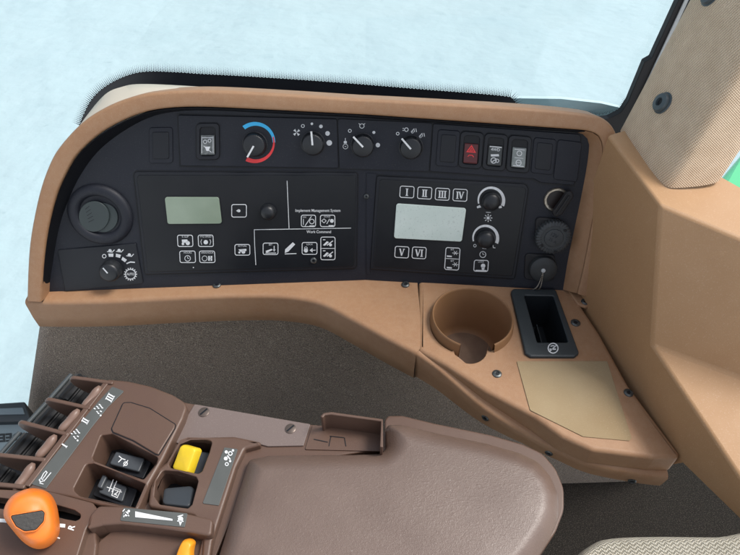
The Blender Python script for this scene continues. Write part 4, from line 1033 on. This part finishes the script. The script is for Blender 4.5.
# deck with the two right-hand wells
wellC = fillet([(183, 445), (190, 442.5), (205, 443), (214, 445), (211, 456), (204, 475), (200, 477.5), (172, 471.5), (171, 467)], [3, 2, 2, 3, 2, 3, 3, 3, 2])
wellD = fillet([(165, 474), (180, 475), (198, 480.5), (200, 485), (194, 508), (190, 512), (162, 508), (156.5, 500), (158, 485)], [5, 4, 3, 2, 2, 3, 3, 3, 5])
deck_o = fillet([(160, 397), (189, 403), (312, 424.3), (388, 432), (392, 447), (300, 462), (250, 475), (214, 560), (60, 600), (100, 540), (150, 500), (164, 470), (166, 440)], [0, 3, 0, 0, 0, 0, 0, 0, 0, 0, 0, 0, 0])
plate('deck', DK, deck_o, -.03, 0, BRN, arm, holes=[offset(wellC, -2), offset(wellD, -2)], r=1.5, rh=.3)
blk2 = fillet([(180, 446), (192, 441), (235, 440), (250, 443), (268, 447), (246, 453), (238, 470), (214, 545), (206, 600), (200, 600), (205, 540), (196, 519), (150, 510), (152, 492), (160, 472), (168, 466)], [6, 8, 6, 6, 2, 4, 6, 0, 0, 0, 4, 4, 4, 6, 6, 4])
plate('switch_surround', DK, blk2, .0002, .0075, BRN, arm, holes=[wellC, wellD], r=3, rh=1.2)
plate('well_floor', LOW, [(150, 470), (215, 430), (235, 470), (205, 530), (140, 520)], -.004, 0, DARK, arm, r=0)
# yellow tab and its black bed
yb = plate('tab_bed', flat(.768), fillet([(185, 450), (210, 452), (203, 478), (180, 474)], 2), -.008, 0, SWG, arm, r=1.5)
ys = Plane(flat(.782).p(186, 458), Vector((-.25, -.35, .9)))
pillow('yellow_tab', ys, fillet([(184.5, 444), (197, 447.5), (198.5, 450), (190.5, 473), (188, 474.5), (175, 471), (173.5, 468.5), (182, 446)], 3, 4), -.006, .004, YEL, arm, k=.18, dome=.001)
# black paddle in the lower well
pillow('switch_paddle', Plane(flat(.768).p(178, 498), Vector((-.1, .15, .98))), fillet([(164, 490), (197, 487), (192, 510), (162, 507)], 4, 4), -.006, .004, SWG, arm, k=.15)
# right decal
def decal(sf, pts, h, draw=None, r=1.2):
    o_ = plate('decal', sf, fillet(pts, r), h, h + .0005, DEC, arm, r=.3)
    for d_ in (draw or ()):
        k_ = Ink(sf, h + .0008); d_(k_); orient(k_.bm, sf.nn); k_.build('symbol', WHT, o_)
    return o_
def d_gears(k):
    k.disc(228, 456.5, 1.6); k.ring(232, 458, 1.8, .9); k.disc(234.6, 455, 1.2); k.disc(227.5, 463, 1.9); k.line([(229, 460), (232, 464)], 1.2); k.disc(231.8, 465.6, 1.1); k.ring(228.5, 468.6, 1.5, .8)
decal(DK, [(226, 451.6), (239.4, 453.4), (220.6, 509.6), (204.4, 507.4)], .0077, [d_gears])
# grey service plate with slotted screws
gp = plate('service_plate', DK, fillet([(195, 405), (310.5, 425), (303.5, 446.5), (268, 447.2), (240, 439.5), (196, 440), (181, 445), (172, 442)], [1, 1, 1, 2, 6, 6, 2, 2]), .0002, .0018, BRND, arm, r=.6)
for u, v in ((204.3, 413.3), (290.7, 429.8)): screw(DK, u, v, 5.4, arm, m=mat('slotted_screw', (.13, .10, .085), .35, .5, .5), slot='line', h=.0019, ang=-.7)
# coin tray wall box
bm = bmesh.new()
def wallbox(pts, z0, z1, th):
    bmw = bmesh.new(); A_, B2 = [], []
    for i, p in enumerate(pts):
        a = pts[max(i - 1, 0)]; b = pts[min(i + 1, len(pts) - 1)]; d = (b - a); d.z = 0; d.normalize(); nn = Vector((-d.y, d.x, 0)) * th / 2
        A_.append(p + nn); B2.append(p - nn)
    L = A_ + B2[::-1]; lo = [bmw.verts.new(Vector((p.x, p.y, z0))) for p in L]; hi = [bmw.verts.new(Vector((p.x, p.y, z1))) for p in L]
    bridge(bmw, lo, hi); n = len(A_)
    for arr in (lo, hi):
        for i in range(n - 1): bmw.faces.new((arr[i], arr[i + 1], arr[2 * n - 2 - i], arr[2 * n - 1 - i]))
    return bmw
TZ = flat(.800)
wp = [TZ.p(x, y) for x, y in ((321.5, 417), (324, 414), (331, 413), (382, 420), (381.5, 447))]
add('coin_box_wall', wallbox(wp, .772, .800, .0028), BRN, arm, bevel=.0009, smooth=40)
cut = Ink(DK, .0016); cut.line([(330, 437), (344, 438.5)], .8); cut.line([(331, 437), (329, 447)], .8); cut.line([(344.5, 438.5), (346, 447)], .8); cut.line([(314, 440), (328, 443)], .8)
orient(cut.bm, Vector((0, 0, 1))); cut.build('panel_gap', DARK, arm)
plate('latch_plate', DK, fillet([(312.5, 425.5), (386, 433), (386, 452), (305, 450)], 1), .0002, .0012, BRN, arm, r=.4)
# ---- main hump with wells A and B
wellA = fillet([(101, 435.2), (112, 433.5), (158.5, 457.5), (156, 463), (143.5, 479.5), (94.5, 462), (92.5, 457)], [3, 4, 3, 2, 3, 3, 3], 5)
wellB = fillet([(86, 464), (95, 463), (146, 484), (145, 490), (136, 507.5), (80, 496), (73, 489.5)], [5, 4, 3, 2, 3, 3, 4], 5)
hump = fillet([(107.5, 378.6), (128, 380.6), (150, 385.5), (172, 394), (188, 403.6), (183, 418), (163, 458.5), (149, 483), (137, 511), (100, 505), (70, 497), (26, 488.5), (35, 478), (62, 442), (84, 412)], [3, 8, 10, 10, 8, 12, 4, 2, 3, 4, 4, 2, 2, 2, 2], 5)
plate('main_housing', HP, hump, -.035, 0, BRN, arm, holes=[wellA, wellB], r=2.6, rh=1.4, seg=5)
plate('well_floor', flat(.758), [(70, 440), (150, 440), (168, 470), (140, 525), (60, 510)], -.004, 0, DARK, arm, r=0)
# lid panel on the hump
groove = fillet([(123, 402.5), (131, 402.2), (150, 408), (176.5, 424.6), (175.5, 429), (159, 456), (155.5, 455), (133, 441.5), (112.5, 433), (111, 429)], [4, 4, 8, 3, 3, 2, 2, 6, 3, 3])
lid_g = plate('lid_gap', HP, groove, .0001, .0004, DARK, arm, r=0)
plate('lid', HP, offset(groove, .9), .0002, .0014, BRN, arm, r=1.1)
# decal strip with numerals
strip_l = [(112.5, 386.8), (124.5, 391.4), (108, 407.5), (92, 427.5), (70, 457), (46, 489), (31, 484.2), (56, 454), (80, 424), (98, 402.5)]
def d_rows(cx, cy):
    def f(k):
        for j in range(4):
            for i_ in range(3):
                x = cx + (j - 1.5) * 2.0 * .62 - (i_ - 1) * 3.2 * .78 ; y = cy + (j - 1.5) * 2.0 * .78 + (i_ - 1) * 3.2 * .62 - 1
                if (i_ + j) % 4 != 3: k.line([(x - .9, y - .5), (x + .9, y + .4)], 1.0)
        k.disc(cx + 1.6, cy + 5.4, .9)
    return f
def d_coil(k):
    k.line([(41, 483), (39.6, 480.4), (42, 478), (44, 474), (46.4, 471.6), (47.6, 473), (45, 477), (42.6, 480), (44.5, 481.6), (51.5, 473)], .8); k.line([(40, 483.5), (44, 484.6)], .8)
    k.ring(42, 480.6, 1.6, .7)
decal(HP, strip_l, .0002, [lambda k: k.roman('III', 110.4, 398.2, 6.4, 2.5, -1.05, 1.3), lambda k: k.roman('II', 85.6, 421.4, 6.2, 2.4, -1.05, 1.3), lambda k: k.roman('I', 64.5, 445.8, 6.2, 2.6, -1.0, 1.4), d_rows(99.4, 410.6), d_rows(76.4, 435.6), d_coil])
# switches down in wells A and B
FA = flat(.764)
sa = plate('rocker_switch', FA, fillet([(112, 452), (152, 461), (143, 479), (104, 468)], 2), -.004, 0, DARK, arm, r=1)
f_ = Plane(FA.p(130, 464), Vector((.12, -.1, 1)))
pw = plate('rocker', f_, fillet([(117.5, 454), (146.5, 461), (140.5, 474.6), (110.5, 466.5)], 2), 0.001, .0065, SWG, sa, r=1.4)
k = Ink(f_, .0068); k.line([(120, 465), (123.6, 461.4), (127, 462.6)], .9); k.line([(123.6, 461.4), (120.6, 458.8)], .9); k.ring(127.2, 466.4, 1.8, .8); k.line([(125, 469), (129.6, 463)], .8); orient(k.bm, f_.nn); k.build('symbol', WHT, pw)
sb = plate('rocker_switch', FA, fillet([(100, 478), (138, 489), (130, 509), (92, 495)], 2), -.004, 0, DARK, arm, r=1)
pw = plate('rocker', f_, fillet([(106, 480), (129, 489), (124, 504.5), (99.5, 494.5)], 2.5), 0.001, .006, SWG, sb, r=1.4)
plate('grip', f_, fillet([(105.5, 478.5), (110.5, 480.5), (104.5, 493), (99.5, 491)], 2), .0061, .011, SWG, pw, r=1.6)
k = Ink(f_, .0064); k.line([(110.5, 494), (115, 482)], .9); k.line([(113.6, 494.5), (118.4, 483.5)], .9); k.line([(108.6, 489.5), (123.4, 494.6)], .8); k.line([(116, 490), (122.4, 492.6), (118.8, 500), (113.4, 497.6)], .7, True); k.text('2', 117.8, 495.2, 7.5, ang=.4, bold=.02); orient(k.bm, f_.nn); k.build('symbol', WHT, pw)
# ---- finger-lever bays at the left edge
FZ = flat(.789)
def fin(a, b, depth, tilt=0):
    A_ = FZ.p(*a); B_2 = FZ.p(*b); d = (B_2 - A_); L_ = d.length; d.normalize(); nn = Vector((-d.y, d.x, 0)) * .0019
    prof = [(-.004, -.045), (-.004, 0), (L_ * .5, .0015), (L_ * .82, .002)] + [(L_ - .006 + .006 * math.sin(a_), .002 - .006 + .006 * math.cos(a_)) for a_ in [i / 5 * PI / 2 for i in range(6)]] + [(L_ - .001, -.010), (L_ * .82, -.019), (L_ * .6, -.027), (L_ * .35, -.034)]
    bm = bmesh.new(); v0 = [bm.verts.new(A_ + d * x + Vector((0, 0, z)) + nn) for x, z in prof]; v1 = [bm.verts.new(A_ + d * x + Vector((0, 0, z)) - nn) for x, z in prof]
    bridge(bm, v0, v1); bm.faces.new(v0); bm.faces.new(v1)
    add('divider_fin', bm, BRN, arm, smooth=40, bevel=.0012)
for a, b in (((109, 382), (69, 377.5)), ((86, 407), (44.5, 398.8)), ((64, 433), (17.5, 421.5)), ((41, 459), (-10, 454.5)), ((20, 486), (-35, 482))): fin(a, b, .03)
BZ = flat(.752)
axis_pts = [(82, 375), (57, 404), (31, 433), (4, 464), (-22, 495)]
for i in range(4):
    a = BZ.p(*axis_pts[i]); b = BZ.p(*axis_pts[i + 1]); d = (b - a).normalized(); side = Vector((-d.y, d.x, 0)); up = Vector((0, 0, 1))
    if side.x > 0: side = -side
    bm = bmesh.new(); r0 = .0145; ra, rb = [], []; nseg = 72; cen = Vector((0, 0, -.004)) - side * .008
    for k_ in range(nseg):
        t = 2 * PI * k_ / nseg; r_ = r0 * (1 - .16 * (1 if (k_ % 6) < 2 else 0))
        off_ = side * r_ * math.cos(t) + up * r_ * math.sin(t) + cen
        ra.append(bm.verts.new(a + d * .004 + off_)); rb.append(bm.verts.new(b - d * .004 + off_))
    bridge(bm, ra, rb); bm.faces.new(ra); bm.faces.new(rb)
    add('ribbed_roller', bm, mat('roller_black', (.012, .012, .013), .6, .3), arm, smooth=0)
    # smooth slate edge of the outer case
    p0, p1 = a + side * .012 + Vector((0, 0, -.001)), b + side * .012 + Vector((0, 0, -.001))
    add('roller_edge', tube_bm([p0 + d * .003, p1 - d * .003], .0022), mat('slate_edge', (.05, .06, .065), .6), arm, smooth=60, wn=False)
for (x0, y0), (x1, y1) in (((99.5, 385.4), (79.5, 405)), ((78, 408.5), (56, 428.5)), ((55, 434), (33, 455)), ((33, 462), (11, 487))):
    q = FZ.p; pts = []
    a = FZ.p(x0, y0) + Vector((0, 0, .001)); b = FZ.p(x1, y1) + Vector((0, 0, -.004))
    n_ = 9; P3 = []; rd = []
    for i in range(n_):
        t = i / (n_ - 1); p = a.lerp(b, t) + Vector((.0015, -.0015, -.006 * (1 - (2 * t - 1) ** 2) * -.2 - .003 * math.sin(PI * t))); P3.append(p)
        rd.append(.0037 * (math.sin(min(1, max(.0, (t + .06) * 3.2)) * PI / 2)) * (math.sin(min(1, (1.06 - t) * 3.2) * PI / 2)) + .0006)
    bm = tube_bm(P3, rd, 14)
    sm = add('finger_lever', bm, mat('lever_brown', (.19, .12, .092), .4), arm, smooth=80, wn=False)
plate('bay_floor', flat(.748), [(100, 380), (70, 386), (-50, 520), (20, 510)], -.01, 0, DARK, arm, r=0)
# rail joining hump and dividers
plate('bay_rail', HP, [(106, 380), (109.5, 383), (30, 487), (24, 486)], -.03, .0016, BRN, arm, r=1.0)
# ---- gear quadrant, its slot and orange knob
qd = fillet([(-40, 486), (0, 489.5), (51, 492), (93, 503), (98.5, 510.5), (86.5, 530), (72, 575), (-40, 575)], [0, 0, 6, 5, 4, 6, 0, 0])
slot = fillet([(-30, 494), (58, 505.6), (75, 510.5), (81.5, 515), (80.5, 519.5), (76, 521.4), (66, 519.6), (50, 515.6), (-30, 505)], [0, 3, 3, 4, 4, 4, 3, 0, 0])
plate('gear_quadrant', HP, qd, -.012, .0012, BRN, arm, holes=[slot], r=1.8, rh=.8)
plate('slot_floor', flat(.770), [(-40, 480), (90, 500), (90, 530), (-40, 520)], -.004, 0, DARK, arm, r=0)
k = Ink(HP, .0016); k.line([(-20, 519.4), (66, 526.6)], 3.6); orient(k.bm, Vector((0, 0, 1)))
k.text('R', 72.4, 528.6, 8.5, ang=-1.25, bold=.03); k.text('F', 58.5, 537.5, 8, ang=-1.25, bold=.03)
orient(k.bm, Vector((0, 0, 1))); k.build('quadrant_print', WHT, arm)
kc = flat(.815).p(31, 518)
KP = Plane(kc, (CAM - kc).normalized() + Vector((0.05, -.05, .25)))
kn_o = spline([(2.5, 517), (3.5, 505), (12, 494), (26, 487.6), (38, 487.5), (49, 492), (55.5, 502), (58.5, 516), (59.3, 531), (54, 542), (44, 548.5), (33, 548.5), (22, 542), (10.5, 529)], 5, closed=True)
kn = pillow('orange_knob', KP, kn_o, -.018, .010, ORA, arm, k=.42, seg=10, dome=.003, smooth=80)
rc = fillet([(11.5, 516.5), (43, 511.2), (45.5, 513.6), (44.6, 522), (37, 530.5), (26, 532), (17.5, 527)], [2, 2, 2, 4, 6, 6, 5], 5)
plate('recess_rim', KP, offset(rc, -1.1), .009, .0146, mat('orange_deep', (.75, .16, .01), .4), kn, holes=[rc], r=.5, rh=.3)
plate('recess_dark', KP, rc, .010, .0142, mat('recess_black', (.02, .018, .016), .55, bump=[('noise', 400, .4, .0006)]), kn, r=1.0)  # the dark inside the knob's recess is put into a near-black plate
add('stem', tube_bm([kc - Vector((0, 0, .012)), flat(.765).p(52, 512)], .006), DARK, kn, smooth=60, wn=False)
bm = bmesh.new(); bmesh.ops.create_cube(bm, size=1, matrix=Matrix.Translation((-.10, .235, .385)) @ Matrix.Diagonal((.34, .09, .69, 1)))
add('pedestal', bm, DARK, arm, bevel=.01)
# ---- speed lever housing at the bottom
sp_o = fillet([(88, 531), (92, 516), (100, 507.5), (124, 508), (160, 511.8), (190, 515.6), (214, 521), (212, 538), (187, 533.6), (165, 530.5), (140, 527.4), (122, 525.6), (104, 527)], [2, 8, 8, 8, 4, 4, 4, 4, 4, 4, 4, 8, 6])
plate('speed_housing', HP, sp_o, -.02, .004, BRN, arm, r=2.5)
def d_speed(k):
    k.poly([(137, 513.8), (137, 519.6), (174, 523.2), (174, 521.4)])
def d_hare(k):
    k.disc(128, 516.4, 2.4); k.disc(130.6, 513.6, 1.3); k.line([(125.6, 519.6), (127, 515), (131, 518.6)], 1.0); k.line([(124.6, 514), (126.6, 511.6)], .9)
def d_tortoise(k):
    k.disc(182, 521.4, 2.6); k.poly([(180.4, 524), (183.6, 524), (181.6, 528.4)]); k.line([(179, 519), (184.6, 517.4)], 1.0); k.line([(178.6, 523.4), (185, 523.8)], .9)
decal(HP, [(125.4, 509.8), (189, 515.6), (186, 529.4), (121.8, 522.8)], .0042, [d_speed, d_hare, d_tortoise])
plate('speed_recess', flat(.768), [(70, 520), (110, 515), (220, 530), (215, 620), (40, 620)], -.02, 0, BRN, arm, r=0)
plate('speed_rim', flat(.778), fillet([(204, 534), (212, 537), (203, 600), (190, 600)], 2), -.03, .002, BRN, arm, r=1.2)
plate('speed_rim', flat(.778), fillet([(84, 532), (96, 530), (98, 545), (92, 600), (66, 600)], 3), -.03, .003, BRN, arm, r=2.5)
pillow('orange_lever', Plane(flat(.785).p(184, 550), Vector((0, -.4, .9))), spline([(186, 539), (190.5, 539.5), (193.6, 543), (192, 552), (190, 580), (170, 580), (176, 556), (181.5, 542)], 5, closed=True), -.006, .004, ORY, arm, k=.3, dome=.001)
